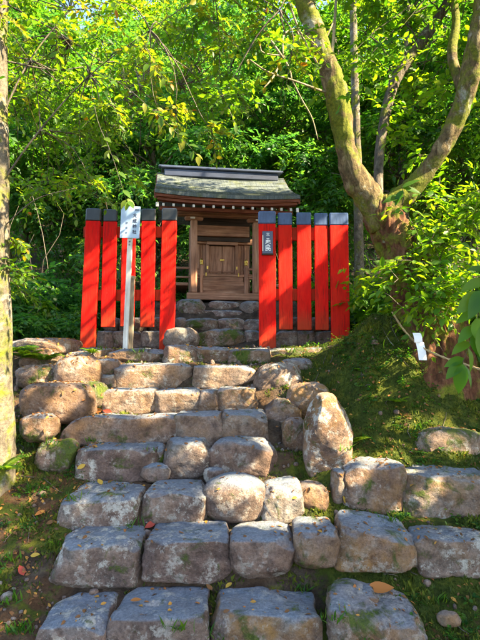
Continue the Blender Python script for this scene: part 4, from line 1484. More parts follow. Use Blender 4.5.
def build_fallen():
    lv = [(380, 591, 24, 2, 'curled orange leaf lying on the slanting mossy stone'), (100, 484, 9, 3, 'yellow leaf on the lichen-patched third step'), (150, 526, 11, 4, 'red leaf at the back of the second step'),
          (36, 557, 9, 3, 'yellow leaf on the bare earth beside the second step'), (22, 572, 11, 4, 'red leaf on the bare earth by the roots'), (229, 588, 9, 3, 'yellow leaf in the joint above the lowest step'),
          (136, 603, 10, 2, 'orange leaf in the joint of the lowest step'), (209, 590, 9, 1, 'brown leaf in the joint of the lowest step'), (82, 467, 8, 3, 'pale yellow leaf at the foot of the fourth step'),
          (98, 409, 10, 2, 'orange leaf by the dark mossy boulder'), (108, 411, 8, 4, 'reddish leaf by the dark mossy boulder'), (40, 515, 10, 2, 'orange-brown leaf on the earth slope beside the steps'), (52, 524, 9, 1, 'dull brown leaf on the earth slope beside the steps'), (343, 500, 8, 3, 'small yellow leaf on the moss below the retaining wall')]
    meshes = [one_leaf_mesh('fallen_leaf', t, 0.5, -0.10) for t in (0.1, 0.35, 0.68, 0.85, 1.0)]
    for me in meshes:
        me.materials.append(M['leaf_fallen'])
    for i, (x, y, sz, k, lab) in enumerate(lv):
        loc, nrm = cast(x, y)
        if loc is None:
            continue
        o = bpy.data.objects.new('fallen_leaf', meshes[k])
        C.objects.link(o)
        a = i * 2.1
        L = sz * loc.y / F * 1.1
        ax = Vector((math.cos(a), math.sin(a) * 0.8, 0.05))
        nn = (nrm + Vector((0, -0.25, 0.35))).normalized()
        ax = (ax - nn * ax.dot(nn)).normalized()
        orient(o, loc + nn * 0.016 - ax * L * 0.5, ax, nn, L)
        tag(o, lab, 'leaf')
    # litter too fine to count
    rr = np.random.default_rng(77)
    dg = bpy.context.evaluated_depsgraph_get()
    pos = []; nrs = []
    for i in range(11000):
        x = rr.uniform(-2.3, 2.4); y = 2.2 + 4.4 * rr.random()
        side = x < -0.95 - 0.05 * y
        if not side and rr.random() < (0.82 if x < 0.5 else 0.60):
            continue
        hit, loc, nrm, *_ = scene.ray_cast(dg, Vector((x, y, EYE + 0.9)), Vector((0, 0, -1)))
        if hit and nrm.z > 0.45 and loc.z < EYE + 0.2:
            pos.append(loc + nrm * 0.006); nrs.append(nrm)
    pos = np.array(pos); nrs = np.array(nrs)
    n = len(pos)
    ax = rr.normal(size=(n, 3))
    ax = ax - nrs * (ax * nrs).sum(1)[:, None]
    L = rr.uniform(0.012, 0.045, n)
    v, f, k = leaf_arrays(pos, ax, nrs + rr.normal(0, 0.3, (n, 3)), L, L * 0.5, 1, 0.25)
    o = obj('leaf_litter', np_mesh('leaf_litter', v, f, np.repeat(rr.choice([0.05, 0.2, 0.3, 0.4, 0.6, 0.9], n), k)), 'leaf_fallen')
    o['kind'] = 'stuff'


def build_debris():
    # fine twigs and pebbles on the bare earth
    rr = np.random.default_rng(101)
    mb = MB()
    n = 0
    while n < 170:
        x = rr.uniform(-2.2, 2.3); y = rr.uniform(2.2, 5.9)
        if -1.0 - 0.05 * y < x < 0.62 and rr.random() < 0.93:
            continue
        n += 1
        a = rr.uniform(0, 6.28); L = rr.uniform(0.04, 0.22)
        q = []
        for t in (0, 0.35, 0.7, 1.0):
            xx = x + math.cos(a) * L * t + rr.normal(0, 0.006); yy = y + math.sin(a) * L * t + rr.normal(0, 0.006)
            q.append((xx, yy, ground_z(xx, yy) + 0.008))
        mb.tube(q, [0.004, 0.0035, 0.003, 0.0015], 5)
    mb.build('twig_litter', 'bark_grey', None, True)['kind'] = 'stuff'
    v0, f0 = cube_sphere(2)
    v0 = v0 / np.linalg.norm(v0, axis=1)[:, None]
    V = []; F_ = []
    k = 0
    for i in range(2600):
        x = rr.uniform(-2.2, 2.0); y = rr.uniform(2.2, 6.0)
        if moss_amount(x, y) > 0.5 and rr.random() < 0.85:
            continue
        r = rr.uniform(0.004, 0.018) * (2.0 if rr.random() < 0.15 else 1)
        sc = r * rr.uniform(0.6, 1.2, 3)
        V.append(v0 * sc * rr.uniform(0.85, 1.1, (len(v0), 1)) + np.array((x, y, ground_z(x, y) + r * 0.25)))
        F_.append(f0 + k * len(v0))
        k += 1
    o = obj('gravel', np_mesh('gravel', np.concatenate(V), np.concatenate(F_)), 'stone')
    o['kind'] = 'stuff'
    o['lichen'] = 0.2; o['moss'] = 0.1; o['rust'] = 0.2; o['worn'] = 0.2  # worn: tread wear plus painted sky reflection


def build_moss():
    rr = np.random.default_rng(88)
    n = 150000
    x = rr.uniform(-2.2, 2.5, n); y = rr.uniform(2.1, 6.0, n)
    m = moss_amount(x, y)
    pn = np.array([mnoise.noise(Vector((a * 4.5, b * 4.5, 5))) + 0.5 * mnoise.noise(Vector((a * 14, b * 14, 9))) for a, b in zip(x, y)])
    keep = (m + pn * 1.3) > 0.44
    x, y, pn = x[keep], y[keep], pn[keep]
    z = EYE + ground_rel(x, y) + np.array([gnoise(a, b) for a, b in zip(x, y)])
    n = len(x)
    pos = np.stack([x, y, z - 0.004], 1)
    d = rr.normal(0, 0.6, (n, 3)); d[:, 2] = 1
    d = unit(d)
    h = rr.uniform(0.008, 0.028, n) * (1 + 1.4 * np.clip(pn, 0, 1))
    sd = unit(np.cross(d, rr.normal(size=(n, 3)))) * (h * 0.28)[:, None]
    v = np.stack([pos - sd, pos + sd, pos + d * h[:, None]], 1).reshape(-1, 3)
    f = np.arange(n * 3).reshape(-1, 3)
    tone = np.clip(0.38 + 0.55 * pn + rr.normal(0, 0.14, n), 0, 1)
    o = obj('moss', np_mesh('moss', v, f, np.repeat(tone, 3)), 'moss_blade')
    o['kind'] = 'stuff'
    # grass tufts and weeds in joints
    P_ = []; D_ = []; H_ = []
    spots = [(92, 441, 22), (180, 629, 26), (36, 446, 18), (22, 632, 40), (12, 600, 30), (8, 560, 25), (75, 500, 14), (60, 545, 14), (215, 636, 12), (335, 618, 22), (130, 527, 12), (15, 470, 30), (30, 490, 20), (305, 590, 20), (390, 520, 16), (360, 440, 16), (345, 450, 14), (200, 358, 12), (140, 352, 12), (105, 350, 12), (240, 355, 10), (290, 352, 12), (50, 445, 18), (150, 450, 8), (420, 430, 16), (445, 600, 14)]
    for (px, py, cnt) in spots:
        loc, nrm = cast(px, py)
        if loc is None:
            continue
        for i in range(cnt):
            P_.append(np.array(loc) + np.array((rr.normal(0, 0.04), rr.normal(0, 0.02), -0.008)))
            D_.append((rr.normal(0, 0.5), rr.normal(0, 0.5) - 0.2, 1.0))
            H_.append(rr.uniform(0.03, 0.085))
    v, f, k = leaf_arrays(np.array(P_), np.array(D_), rr.normal(size=(len(P_), 3)), np.array(H_), np.array(H_) * 0.16, 1, 0.3)
    o = obj('grass', np_mesh('grass', v, f, np.repeat(rr.uniform(0.3, 0.9, len(P_)), k)), 'leaf_mid')
    o['kind'] = 'stuff'


def build_ground_cover():
    # creeping small-leaved plants on the mound, the earth slope and in joints
    rr = np.random.default_rng(202)
    cen = []
    while len(cen) < 330:
        k = rr.random()
        if k < 0.50:
            x = rr.normal(1.25, 0.42); y = rr.normal(4.65, 0.5)
        elif k < 0.72:
            x = rr.uniform(-2.2, -1.15); y = rr.uniform(2.5, 5.0)
        else:
            x = rr.uniform(0.55, 2.0); y = rr.uniform(2.4, 4.2)
        if mnoise.noise(Vector((x * 3, y * 3, 40))) < 0.0:
            continue
        cen.append((x, y, ground_z(x, y) + 0.012))
    cr = Crown(203)
    cr.clusters(np.array(cen), rr.uniform(0.04, 0.10, len(cen)), 6, 5, 0.026, 0.0, 0.35, rr.uniform(0.1, 0.7, len(cen)))
    cr.nr[0][:, 2] += 0.6
    o = cr.build('ground_cover', 'leaf_mid', None, 1, 0.62)
    o['kind'] = 'stuff'


def build_ferns():
    rr = np.random.default_rng(66)
    # one frond along +y with leaflet pairs
    fr = []
    for s in range(2):
        pos = []; ax = []; L = []
        for i in range(17):
            t = (i + 1) / 17
            w = 0.34 * math.sin(math.pi * min(1, 0.12 + t * 0.88)) ** 0.8 + 0.02
            for sg in (-1, 1):
                pos.append((0, t, 0.42 * t - 0.62 * t * t)); ax.append((sg, 0.45, -0.15)); L.append(w)
        pos = np.array(pos); ax = np.array(ax); L = np.array(L)
        v, f, k = leaf_arrays(pos, ax, np.tile((0, 0, 1.0), (len(pos), 1)) + rr.normal(0, 0.15, pos.shape), L, L * 0.34, 0, 0.15)
        me = np_mesh('frond', v, f, np.repeat(rr.uniform(0.4, 0.95, len(pos)), k))
        me.materials.append(M['leaf_light' if s else 'leaf_mid'])
        fr.append(me)
    spots = [(26, 357, 4.92, 0.26, 'bright green fern growing over the squat boulder'), (44, 360, 4.9, 0.23, 'bright green fern between squat boulder and pale slab'), (14, 352, 5.0, 0.27, 'bright green fern beside the pale trunk and flat slab'),
             (92, 353, 5.15, 0.13, 'tiny fern sprouting in front of the left fence post'), (362, 372, 4.6, 0.12, 'small fern on the shaded left flank of the mossy mound'), (398, 402, 4.15, 0.12, 'small fern on the front of the mossy mound'), (352, 442, 3.85, 0.14, 'small fern at the foot of the upright standing stone'), (3, 470, 3.6, 0.2, 'fern at the foot of the pale trunk'), (372, 338, 5.3, 0.25, 'fern on the shaded back of the mossy mound')]
    for i, (x, y, d, L, lab) in enumerate(spots):
        b = P(x, y, d)
        root = empty('fern', b)
        tag(root, lab, 'fern')
        for j in range(9):
            o = bpy.data.objects.new('frond', fr[(i + j) % 2])
            C.objects.link(o)
            o.parent = root
            o.rotation_euler = (rr.uniform(0.15, 0.6), 0, j * 0.7 + rr.normal(0, 0.15))
            sc = L * rr.uniform(0.7, 1.1)
            o.scale = (sc, sc, sc)


build_fallen()
build_moss()
build_debris()
build_ground_cover()
build_ferns()
build_rope()
# ---- the wood behind the shrine
def build_forest():
    kinds = [
        ('tall broad-leaved tree in the wood on the slope behind the shrine', forest_tree(11, 7.5, 1.2, 2.3, 3.3, 108, 16, 12, 0.13, 'leaf_mid', 'bark_grey', 0.16)),
        ('dark evergreen tree in the wood on the slope behind the shrine', forest_tree(12, 6.5, 0.5, 2.1, 3.1, 150, 16, 12, 0.12, 'leaf_dark', 'bark_grey', 0.15)),
        ('pale yellow-green tree in the wood on the slope behind the shrine', forest_tree(13, 8.0, 2.0, 2.2, 3.2, 90, 15, 12, 0.13, 'leaf_light', 'bark_grey', 0.14)),
    ]
    # (photo x, distance, kind, scale)
    spots = [(20, 11.5, 1, 1.0), (95, 12.0, 1, 1.05), (150, 10.6, 1, 0.8), (215, 11.2, 1, 1.05), (285, 10.8, 1, 0.85), (340, 11.5, 0, 1.0), (410, 10.0, 0, 0.95), (470, 11.0, 0, 1.0), (540, 9.5, 1, 1.0),
             (-40, 10.0, 0, 1.0), (60, 15.5, 0, 1.2), (130, 16.5, 2, 1.2), (200, 15.0, 0, 1.2), (265, 16.0, 2, 1.3), (330, 15.5, 1, 1.2), (395, 15.0, 2, 1.2), (450, 16.0, 0, 1.2),
             (0, 20, 2, 1.4), (170, 22, 0, 1.5), (240, 21, 1, 1.5), (380, 21, 0, 1.5), (460, 21, 1, 1.5), (520, 17, 0, 1.3), (-50, 16, 1, 1.3)]
    first = {}
    for i, (x, d, kd, sc) in enumerate(spots):
        lab, src = kinds[kd]
        o = src if kd not in first else copy_thing(src, (0, 0, 0), 0)
        first[kd] = 1
        place(o, px_ground(x, d), (i * 2.399) % 6.28, sc)
        o.name = 'forest_tree'
        tag(o, lab, 'tree', ['green trees in the wood', 'dark trees in the wood', 'pale trees in the wood'][kd])
    # far wood: one mass closing the view up the slope
    r = np.random.default_rng(99)
    cr = Crown(99)
    n = 1500
    cen = np.stack([r.uniform(-26, 26, n), r.uniform(25, 34, n), np.zeros(n)], 1)
    cen[:, 2] = EYE + interp(cen[:, 1], STAIR) + r.uniform(0.2, 6.0, n)
    cr.clusters(cen, 1.5, 8, 9, 0.36, 0.35, 0.6, r.uniform(0.2, 0.8, n))
    o = cr.build('far_wood', 'leaf_mid', None, 0, 0.55)
    o['kind'] = 'stuff'


build_forest()


# ---- shrubs of the understorey
def build_shrub(seed, H, R, K, leaf, mat, tone, detail=0, nst=7, ntw=12, nl=9, do_prune=False, org=None):
    r = np.random.default_rng(seed)
    root = empty('shrub')
    mb = MB()
    cen = []
    while len(cen) < K:
        p = r.uniform(-1, 1, 3)
        p[2] = abs(p[2])
        if np.linalg.norm(p) < 1 and np.linalg.norm(p) > 0.3:
            cen.append((p[0] * R, p[1] * R, p[2] * H))
    for i in range(K // 3):
        a_ = r.uniform(0, 6.28)
        q_ = R * r.uniform(0.5, 0.95)
        cen.append((q_ * math.cos(a_), q_ * math.sin(a_), H * r.uniform(0.06, 0.4)))
    cen = np.array(cen)
    K = len(cen)
    for i, c in enumerate(cen):
        a = np.array((r.normal(0, 0.06), r.normal(0, 0.06), -0.1))
        if i % 5 == 0:
            limb(mb, a, c, 0.008, 0.002, 0.12, seed * 50 + i, 6, 4)
    mb.build('stem', 'bark_grey', root, True)
    cr = Crown(seed)
    cr.clusters(cen, 0.34 * max(R, 0.5), ntw, nl, leaf, 0.4, 0.6, r.uniform(tone[0], tone[1], K), 0.3, unit(cen) * 0.5)
    cr.build('foliage', mat, root, detail, 0.52)
    return root


def build_shrubs():
    dark = build_shrub(31, 2.0, 0.85, 46, 0.10, 'leaf_dark', (0.2, 0.6))
    mid = build_shrub(32, 1.9, 0.8, 44, 0.085, 'leaf_mid', (0.3, 0.8))
    low = build_shrub(33, 0.9, 0.7, 30, 0.09, 'leaf_dark', (0.3, 0.8))
    lt = build_shrub(34, 1.7, 0.7, 44, 0.08, 'leaf_lime', (0.3, 0.8))
    S = [
        (dark, 8, 7.6, 1.15, 'tall dark evergreen shrub in the shade left of the red fence'),
        (dark, 52, 8.4, 1.35, 'tall dark evergreen shrub in the shade left of the red fence'),
        (dark, 100, 8.8, 1.3, 'dark evergreen shrub rising behind the red fence with the notice'),
        (dark, 142, 8.7, 1.2, 'dark evergreen shrub rising behind the red fence with the notice'),
        (low, 10, 6.6, 0.8, 'low dark leafy shrub at the edge of the fence terrace'),
        (low, 60, 6.9, 0.75, 'low dark leafy shrub at the edge of the fence terrace'),
        (low, 365, 6.4, 0.8, 'low dark shrub between the plaque fence and the mossy mound'),
        (low, 35, 7.0, 0.9, 'low dark leafy shrub at the edge of the fence terrace'),
        (low, 70, 8.0, 0.8, 'low dark leafy shrub at the edge of the fence terrace'),
        (mid, -25, 7.0, 1.3, 'mid-green bushy shrub beyond the pale lichen-covered trunk'),
        (mid, 300, 9.2, 1.35, 'mid-green bushy shrub behind the right end of shrine roof'),
        (mid, 352, 8.0, 1.2, 'mid-green bushy shrub just past the end of the plaque fence'),
        (dark, 375, 7.0, 0.95, 'dark shrub in the shade behind the mossy mound'),
        (lt, 405, 6.0, 1.25, 'bright yellow-green shrub behind the leaning tree'),
        (lt, 445, 5.9, 1.3, 'bright yellow-green shrub behind the leaning tree'),
        (mid, 425, 7.6, 1.5, 'mid-green bushy shrub deeper behind the leaning tree'),
        (mid, 480, 6.3, 1.3, 'mid-green bushy shrub beyond the right-hand bank'),
        (mid, 510, 5.2, 1.1, 'mid-green bushy shrub on top of the right-hand bank'),
    ]
    used = set()
    cnt = {}
    for i, (src, x, d, sc, lab) in enumerate(S):
        o = src if id(src) not in used else copy_thing(src, (0, 0, 0), 0)
        used.add(id(src))
        place(o, px_ground(x, d), i * 1.7, sc)
        tag(o, lab, 'shrub', lab if sum(1 for q in S if q[4] == lab) > 1 else None)


build_shrubs()


# ---- the big leaning tree on the right
def build_right_tree():
    base = TREE + np.array((0, 0.05, -0.05))
    root = empty('leaning_tree', base)
    tag(root, 'big forked tree with reddish bark leaning over the mossy mound', 'tree')
    k = 1.0 / F

    def path(pts, n):
        w = np.array([list(P(x, y, d)) + [rp * d * k] for x, y, d, rp in pts])
        c = curve_pts(w, n)
        return [tuple(p[:3] - base) for p in c], list(c[:, 3])
    m = MB()
    p, r = path([(446, 500, 4.75, 60), (444, 440, 4.75, 46), (441, 385, 4.75, 37), (430, 322, 4.72, 31), (405, 262, 4.65, 22), (381, 214, 4.6, 18), (373, 202, 4.58, 14)], 130)
    m.tube(p, r, 110, 0.16, 3, 0.030)
    # root flares
    for (x, y, d, rp), (x2, y2, d2) in (((425, 360, 4.6, 20), (388, 468, 4.3)), ((440, 360, 4.6, 20), (474, 470, 4.3)), ((420, 350, 4.65, 18), (360, 440, 4.45)), ((434, 380, 4.55, 18), (420, 480, 4.15))):
        p, r = path([(x, y, d, rp), ((x * 0.55 + x2 * 0.45), (y * 0.45 + y2 * 0.55), (d + d2) / 2, rp * 0.8), (x2, y2, d2, rp * 0.45)], 50)
        m.tube(p, r, 44, 0.25, 9, 0.018)
    m.build('trunk', 'bark_red', root, True)
    m = MB()
    p, r = path([(384, 226, 4.6, 16), (368, 198, 4.56, 14), (353, 174, 4.5, 12.5), (345, 140, 4.45, 10), (336, 95, 4.4, 11), (322, 50, 4.35, 10), (304, 0, 4.3, 9.5), (284, -70, 4.2, 9), (262, -160, 4.1, 7), (250, -230, 4.0, 3)], 120)
    m.tube(p, r, 40, 0.22, 5, 0.010)
    left = m.build('limb', 'bark_mossy', root, True)
    left['label'] = 'pale mossy left limb of the fork'
    m = MB()
    p, r = path([(376, 222, 4.6, 15), (392, 204, 4.55, 12), (412, 188, 4.5, 9.5), (438, 155, 4.4, 9), (460, 112, 4.3, 9.5), (472, 62, 4.2, 9.5), (482, 10, 4.1, 9.5), (490, -60, 4.0, 11), (505, -150, 3.9, 8), (520, -220, 3.8, 3)], 120)
    m.tube(p, r, 36, 0.24, 6, 0.008)
    p, r = path([(454, 125, 4.32, 6), (462, 95, 4.45, 5), (452, 55, 4.6, 5), (456, 20, 4.7, 4), (449, -30, 4.8, 3)], 20)
    m.tube(p, r, 8, 0.1, 6)
    m.build('limb', 'bark_mossy', root, True)
    m = MB()
    p, r = path([(378, 205, 4.7, 5), (380, 150, 5.0, 5), (394, 84, 5.1, 5.5), (426, 36, 5.2, 5.5), (449, 0, 5.2, 5), (475, -50, 5.2, 4)], 30)
    m.tube(p, r, 9, 0.12, 6)
    m.build('limb', 'bark_grey', root, True)
    # dead pale twigs by the left limb
    m = MB()
    for pts in ([(300, 45, 4.3, 1.2), (296, 30, 4.2, 1.4), (284, 35, 4.1, 1.3), (283, 55, 4.05, 0.9)], [(318, 65, 4.3, 1.4), (300, 32, 4.2, 1.5), (291, 8, 4.1, 1.2), (285, -10, 4.0, 0.8)],
                [(262, 28, 4.1, 0.8), (274, 45, 4.15, 1.4), (288, 66, 4.2, 1.4), (292, 80, 4.2, 0.8)], [(250, 60, 4.1, 0.8), (268, 72, 4.15, 1.3), (292, 80, 4.2, 1.2), (325, 92, 4.35, 1.6)],
                [(262, 90, 4.1, 0.8), (274, 76, 4.15, 1.3), (281, 60, 4.2, 1.5), (284, 56, 4.2, 1.2), (263, 53, 4.1, 0.9), (260, 42, 4.1, 0.6)],
                [(332, 58, 4.4, 2.0), (334, 30, 4.42, 2.0), (336, 0, 4.45, 1.8), (337, -30, 4.5, 1.5)], [(322, 47, 4.35, 0.8), (330, 30, 4.35, 1.0), (334, 20, 4.4, 1.2)],
                [(338, 86, 4.36, 1.8), (330, 66, 4.35, 1.5), (322, 52, 4.3, 1.2), (306, 36, 4.2, 1.0)], [(292, 80, 4.2, 1.0), (302, 100, 4.3, 0.9), (312, 118, 4.35, 0.8), (318, 140, 4.4, 0.5)]):
        p, r = path(pts, 14)
        m.tube(p, [q * 0.8 for q in r], 6, 0.0)
    m.build('dead_twigs', 'twig_pale', root, True)

    # leafy branches: (photo x, y, distance, radius) cluster centres hung on limbs
    rr = np.random.default_rng(21)
    cen = []; tone = []
    mb = MB()

    def spray(n, x0, x1, y0, y1, d0, d1, anchor, tn):
        for i in range(n):
            x = rr.uniform(x0, x1); y = rr.uniform(y0, y1); d = rr.uniform(d0, d1)
            c = P(x, y, d)
            cen.append(c); tone.append(rr.uniform(*tn))
            j = rr.integers(len(anchor) - 1)
            u = rr.random()
            a = P(*anchor[j]) * (1 - u) + P(*anchor[j + 1]) * u
            if clear(a, c, 0):
                limb(mb, a - base, c - base, 0.007, 0.002, 0.05, len(cen) + 900, 6, 4)
    spray(26, 300, 480, -20, 90, 4.0, 5.6, [(394, 84, 5.1), (426, 36, 5.2), (449, 0, 5.2), (475, -50, 5.2)], (0.3, 0.8))
    spray(24, 380, 490, 60, 190, 4.3, 5.4, [(412, 188, 4.5), (438, 155, 4.4), (460, 112, 4.3), (472, 62, 4.2)], (0.4, 0.9))
    spray(36, 402, 490, 185, 275, 4.0, 4.9, [(392, 204, 4.55), (412, 188, 4.5), (438, 155, 4.4), (460, 112, 4.3)], (0.5, 0.95))
    spray(20, 388, 475, 255, 312, 3.95, 4.4, [(385, 225, 4.55), (404, 262, 4.5), (425, 300, 4.45)], (0.5, 0.95))
    cr = Crown(41)
    cr.clusters(np.array(cen), 0.30, 9, 8, 0.08, 0.35, 0.55, np.array(tone))
    mb.build('branches', 'bark_grey', root, True)['kind'] = 'stuff'
    cr.build('crown', 'leaf_lime', root, 1, 0.5, GAPS, base, 'bark_grey')
    # the part of the crown above the picture
    cen = []
    mb = MB()
    for i in range(300):
        x = rr.uniform(0.9, 4.6); y = rr.uniform(2.4, 6.2); z = EYE + rr.uniform(3.4, 5.6)
        if (z - EYE) < 0.78 * y + 0.35:
            z = EYE + 0.78 * y + 0.35 + rr.uniform(0, 0.8)
        if i % 3 == 0:
            x = rr.uniform(1.1, 3.3); y = rr.uniform(3.7, 5.3); z = EYE + 0.78 * y + 0.35 + rr.uniform(0.0, 0.9)
        cen.append((x, y, z))
        if i % 2 == 0:
            a = [P(262, -160, 4.1), P(505, -150, 3.9), P(284, -70, 4.2), P(490, -60, 4.0)][rr.integers(4)]
            if clear(a, cen[-1], 0):
                limb(mb, a - base, np.array(cen[-1]) - base, 0.02, 0.004, 0.05, i + 77, 6, 4)
    mb.build('branches', 'bark_grey', root, True)['kind'] = 'stuff'
    cr = Crown(42)
    cr.clusters(np.array(cen), 0.5, 14, 11, 0.095, 0.3, 0.5, rr.uniform(0.3, 0.8, len(cen)))
    cr.build('crown', 'leaf_mid', root, 0, 0.52, True, base)


# ---- pale lichen-covered tree at the left edge, its branches hang into the picture
def build_slender_tree():
    b = px_ground(357, 8.2)
    root = empty('slender_tree', b)
    tag(root, 'slender grey trunk rising straight behind the forked tree', 'tree')
    b = np.array(b)
    k = 8.2 / F
    m = MB()
    pts = curve_pts([P(360, 345, 8.2) - b, P(358, 200, 8.2) - b, P(355, 80, 8.2) - b, P(353, 0, 8.2) - b, P(350, -150, 8.2) - b], 40)
    m.tube([tuple(q) for q in pts], list(np.linspace(0.085, 0.05, 40)), 14, 0.12, 8)
    cen = []
    rr = np.random.default_rng(71)
    for i in range(40):
        c = P(rr.uniform(300, 420), rr.uniform(-200, -20), rr.uniform(7.6, 9.0)) - b
        cen.append(c)
        if i % 2 == 0:
            limb(m, pts[rr.integers(30, 40)], c, 0.02, 0.004, 0.05, i + 5, 6, 5)
    m.build('trunk', 'bark_pale', root, True)
    cr = Crown(72)
    cr.clusters(np.array(cen), 0.45, 12, 10, 0.09, 0.35, 0.5, rr.uniform(0.3, 0.8, 40))
    cr.build('crown', 'leaf_light', root, 0, 0.5)


def build_left_tree():
    base = P(0, 470, 3.75)
    root = empty('pale_tree', base)
    tag(root, 'slim tree with pale lichen-blotched trunk at the left of the steps', 'tree')
    k = 1.0 / F

    def path(pts, n):
        w = np.array([list(P(x, y, d)) + [rp * d * k] for x, y, d, rp in pts])
        c = curve_pts(w, n)
        return [tuple(p[:3] - base) for p in c], list(c[:, 3])
    m = MB()
    p, r = path([(-10, 500, 3.75, 25), (-8, 465, 3.75, 21), (-5, 400, 3.75, 18), (-7, 300, 3.75, 15.5), (-6, 180, 3.75, 14.5), (-7, 60, 3.75, 14), (-3, -60, 3.75, 12), (-6, -200, 3.75, 9), (-2, -330, 3.75, 4)], 70)
    m.tube(p, r, 24, 0.12, 2)
    m.build('trunk', 'bark_pale', root, True)
    rr = np.random.default_rng(55)
    mb = MB()
    for pts in ([(0, 185, 3.75, 2.6), (40, 130, 3.7, 2.0), (90, 75, 3.6, 1.5), (150, 30, 3.5, 1.1), (210, -10, 3.4, 0.7)],
                [(0, 120, 3.75, 2.4), (30, 60, 3.9, 1.8), (70, 10, 4.1, 1.4), (120, -40, 4.2, 1.0)],
                [(0, 60, 3.75, 2.2), (60, 70, 3.9, 1.7), (120, 62, 4.2, 1.3), (180, 85, 4.5, 0.9), (225, 100, 4.7, 0.6)],
                [(0, -90, 3.75, 4), (100, -70, 3.6, 3), (210, -30, 3.4, 1.8), (280, 10, 3.3, 1.0)],
                [(0, 230, 3.75, 1.5), (35, 200, 3.6, 1.2), (75, 188, 3.5, 0.7)],
                [(0, 0, 3.75, 2.4), (70, 40, 4.2, 1.8), (140, 90, 4.6, 1.2), (190, 130, 4.8, 0.7)]):
        p, r = path(pts, 22)
        mb.tube(p, [q * 0.42 for q in r], 7, 0.05)
    cen = []; tone = []; rad = []

    def spray(n, x0, x1, y0, y1, d0, d1, anchor, tn, rd=0.27):
        for i in range(n):
            x = rr.uniform(x0, x1); y = rr.uniform(y0, y1); d = rr.uniform(d0, d1)
            c = P(x, y, d)
            cen.append(c); tone.append(rr.uniform(*tn)); rad.append(rd)
            A = [P(*q) for q in anchor]
            a = A[int(np.argmin([np.linalg.norm(q - c) for q in A]))]
            limb(mb, a - base, c - base, 0.006, 0.002, 0.05, len(cen) + 300, 6, 4)
    an = [(40, 130, 3.7), (90, 75, 3.6), (150, 30, 3.5), (70, 10, 4.1), (30, 60, 3.9), (120, 62, 4.2), (180, 85, 4.5), (100, -70, 3.6), (210, -30, 3.4), (140, 90, 4.6), (70, 40, 4.2), (280, 10, 3.3)]
    spray(78, -10, 250, -40, 115, 3.4, 5.6, an, (0.2, 0.85))
    spray(34, 0, 150, 90, 195, 3.7, 5.6, an, (0.15, 0.7))
    spray(10, 240, 310, -30, 60, 3.2, 4.6, an, (0.3, 0.85))
    spray(4, 130, 240, 90, 135, 3.2, 3.8, an, (0.5, 0.95), 0.18)
    spray(5, 5, 45, 190, 300, 3.7, 4.4, [(35, 195, 3.6), (2, 260, 3.75)], (0.2, 0.6), 0.2)
    mb.build('branches', 'bark_grey', root, True)['kind'] = 'stuff'
    cr = Crown(43)
    cr.clusters(np.array(cen), np.array(rad), 9, 9, 0.058, 0.35, 0.5, np.array(tone))
    cr.build('crown', 'leaf_light', root, 1, 0.5, False, base, 'bark_grey')


# ---- trees outside the picture whose crowns shade the steps
def build_shade_trees():
    spots = [((4.3, 1.3), 5.0, 1.6, 61), ((5.2, 3.4), 5.6, 1.7, 62), ((6.4, 2.0), 7.0, 1.9, 63), ((5.2, -0.9), 6.0, 1.8, 64), ((7.0, 4.6), 7.2, 1.9, 65), ((5.0, 5.5), 5.0, 1.5, 66)]
    for (x, y), H, R, sd in spots:
        r = np.random.default_rng(sd)
        b = np.array((x, y, ground_z(x, y) - 0.1))
        root = empty('shade_tree', b)
        tag(root, 'leafy tree beside the steps whose crown shades them', 'tree', 'trees shading the steps')
        mb = MB()
        path = curve_pts([(0, 0, 0), (r.normal(0, .1), r.normal(0, .1), H * 0.5), (r.normal(0, .2), r.normal(0, .2), H)], 12)
        mb.tube([tuple(p) for p in path], list(np.linspace(0.17, 0.03, 12)), 10, 0.12, sd)
        cen = []
        while len(cen) < 115:
            p = r.uniform(-1, 1, 3)
            q = np.linalg.norm(p)
            if q > 1 or q < 0.2:
                continue
            c = np.array((p[0] * R, p[1] * R, H * 0.92 + p[2] * 1.5))
            wc = c + b
            # stay out of the camera's view
            if wc[1] > 0 and abs(wc[0]) < 0.56 * wc[1] + 0.55 and (wc[2] - EYE) < 0.80 * wc[1] + 0.5:
                p[2] = abs(p[2])
                if wc[1] > 1.5:
                    if len(cen) and r.random() < 0.5:
                        continue
                    c = np.array((abs(p[0]) * R, p[1] * R, H * 0.92 + p[2] * 1.5))
                    wc = c + b
                    if abs(wc[0]) < 0.56 * wc[1] + 0.55 and (wc[2] - EYE) < 0.80 * wc[1] + 0.5:
                        continue
            cen.append(c)
        cen = np.array(cen)
        for i, c in enumerate(cen):
            if i % 2 == 0:
                j = int(np.argmin(np.abs(path[:, 2] - (c[2] - 0.5))))
                if clear(path[j], c, b):
                    limb(mb, path[j], c, 0.03, 0.006, 0.06, sd * 100 + i, 5, 4)
        mb.build('trunk', 'bark_grey', root, True)
        cr = Crown(sd)
        cr.clusters(cen + b, 0.48, 17, 12, 0.11, 0.3, 0.5, r.uniform(0.3, 0.8, len(cen)))
        cr.build('crown', 'leaf_mid', root, 0, 0.52, True, b)


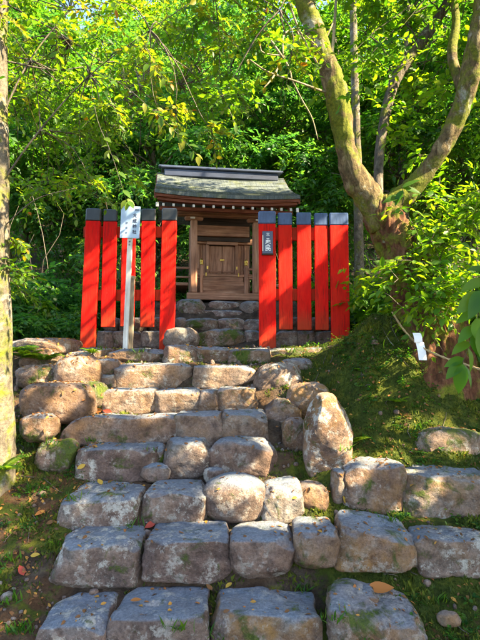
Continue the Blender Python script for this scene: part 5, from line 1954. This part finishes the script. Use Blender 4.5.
# where the photograph shows sun on stones, ground and fence
for g in [(20, 345, 5.2, 0.2), (65, 348, 5.2, 0.2), (100, 352, 5.2, 0.18), (135, 350, 5.3, 0.2), (145, 372, 4.7, 0.12), (105, 392, 4.4, 0.12), (140, 400, 4.35, 0.13), (185, 398, 4.35, 0.1), (245, 352, 5.2, 0.2),
          (150, 418, 4.2, 0.07), (270, 352, 5.3, 0.15), (400, 455, 3.75, 0.16), (420, 500, 3.5, 0.06), (320, 400, 3.8, 0.12), (310, 445, 3.68, 0.09), (345, 440, 3.7, 0.09), (210, 345, 5.4, 0.14), (350, 478, 3.55, 0.08),
          (165, 352, 5.0, 0.22), (215, 352, 5.1, 0.18), (80, 365, 4.5, 0.20), (40, 342, 5.3, 0.28), (120, 398, 4.4, 0.14), (170, 398, 4.4, 0.10), (225, 375, 4.7, 0.10),
          (325, 425, 3.7, 0.13), (285, 385, 4.5, 0.10), (240, 485, 3.45, 0.13), (290, 495, 3.45, 0.24), (310, 515, 3.45, 0.1), (310, 350, 5.4, 0.2), (225, 330, 6.3, 0.2), (180, 330, 5.7, 0.15), (325, 345, 5.5, 0.15), (185, 350, 5.2, 0.12),
          (285, 285, 5.9, 0.04), (302, 275, 5.9, 0.06), (325, 240, 5.9, 0.03), (341, 228, 5.9, 0.05), (268, 335, 5.9, 0.05), (85, 312, 5.9, 0.09), (168, 322, 5.9, 0.07), (268, 290, 5.9, 0.03),
          (190, 285, 7.3, 0.07), (215, 190, 7.3, 0.09), (255, 195, 7.1, 0.08), (335, 95, 4.4, 0.14), (345, 150, 4.45, 0.12), (370, 460, 3.75, 0.16), (450, 440, 3.95, 0.16), (395, 440, 4.1, 0.14), (425, 440, 4.1, 0.1),
          (60, 405, 4.2, 0.07), (205, 445, 3.8, 0.06), (345, 120, 4.4, 0.12), (128, 200, 3.1, 0.2), (185, 145, 3.2, 0.25), (160, 80, 3.4, 0.3), (60, 60, 3.8, 0.4), (325, 50, 4.4, 0.1)]:
    gap(*g)
for g in [(335, 95, 4.35, 0.16), (345, 140, 4.4, 0.14), (340, 118, 4.4, 0.14), (360, 188, 4.45, 0.1), (325, 60, 4.3, 0.1), (455, 120, 4.3, 0.1), (440, 150, 4.4, 0.1),
          (215, 354, 5.1, 0.12), (290, 385, 4.5, 0.1), (325, 420, 3.65, 0.12)]:
    gap(*g)
for g in [(430, 230, 4.3, 0.5), (410, 265, 4.2, 0.4), (450, 285, 4.2, 0.4), (450, 170, 4.6, 0.45), (400, 60, 4.8, 0.4), (350, 20, 4.8, 0.4)]:
    FOLIAGE_GAPS.append((P(*g[:3]), g[3]))
build_right_tree()
build_left_tree()
build_slender_tree()
build_shade_trees()
build_near_branches()
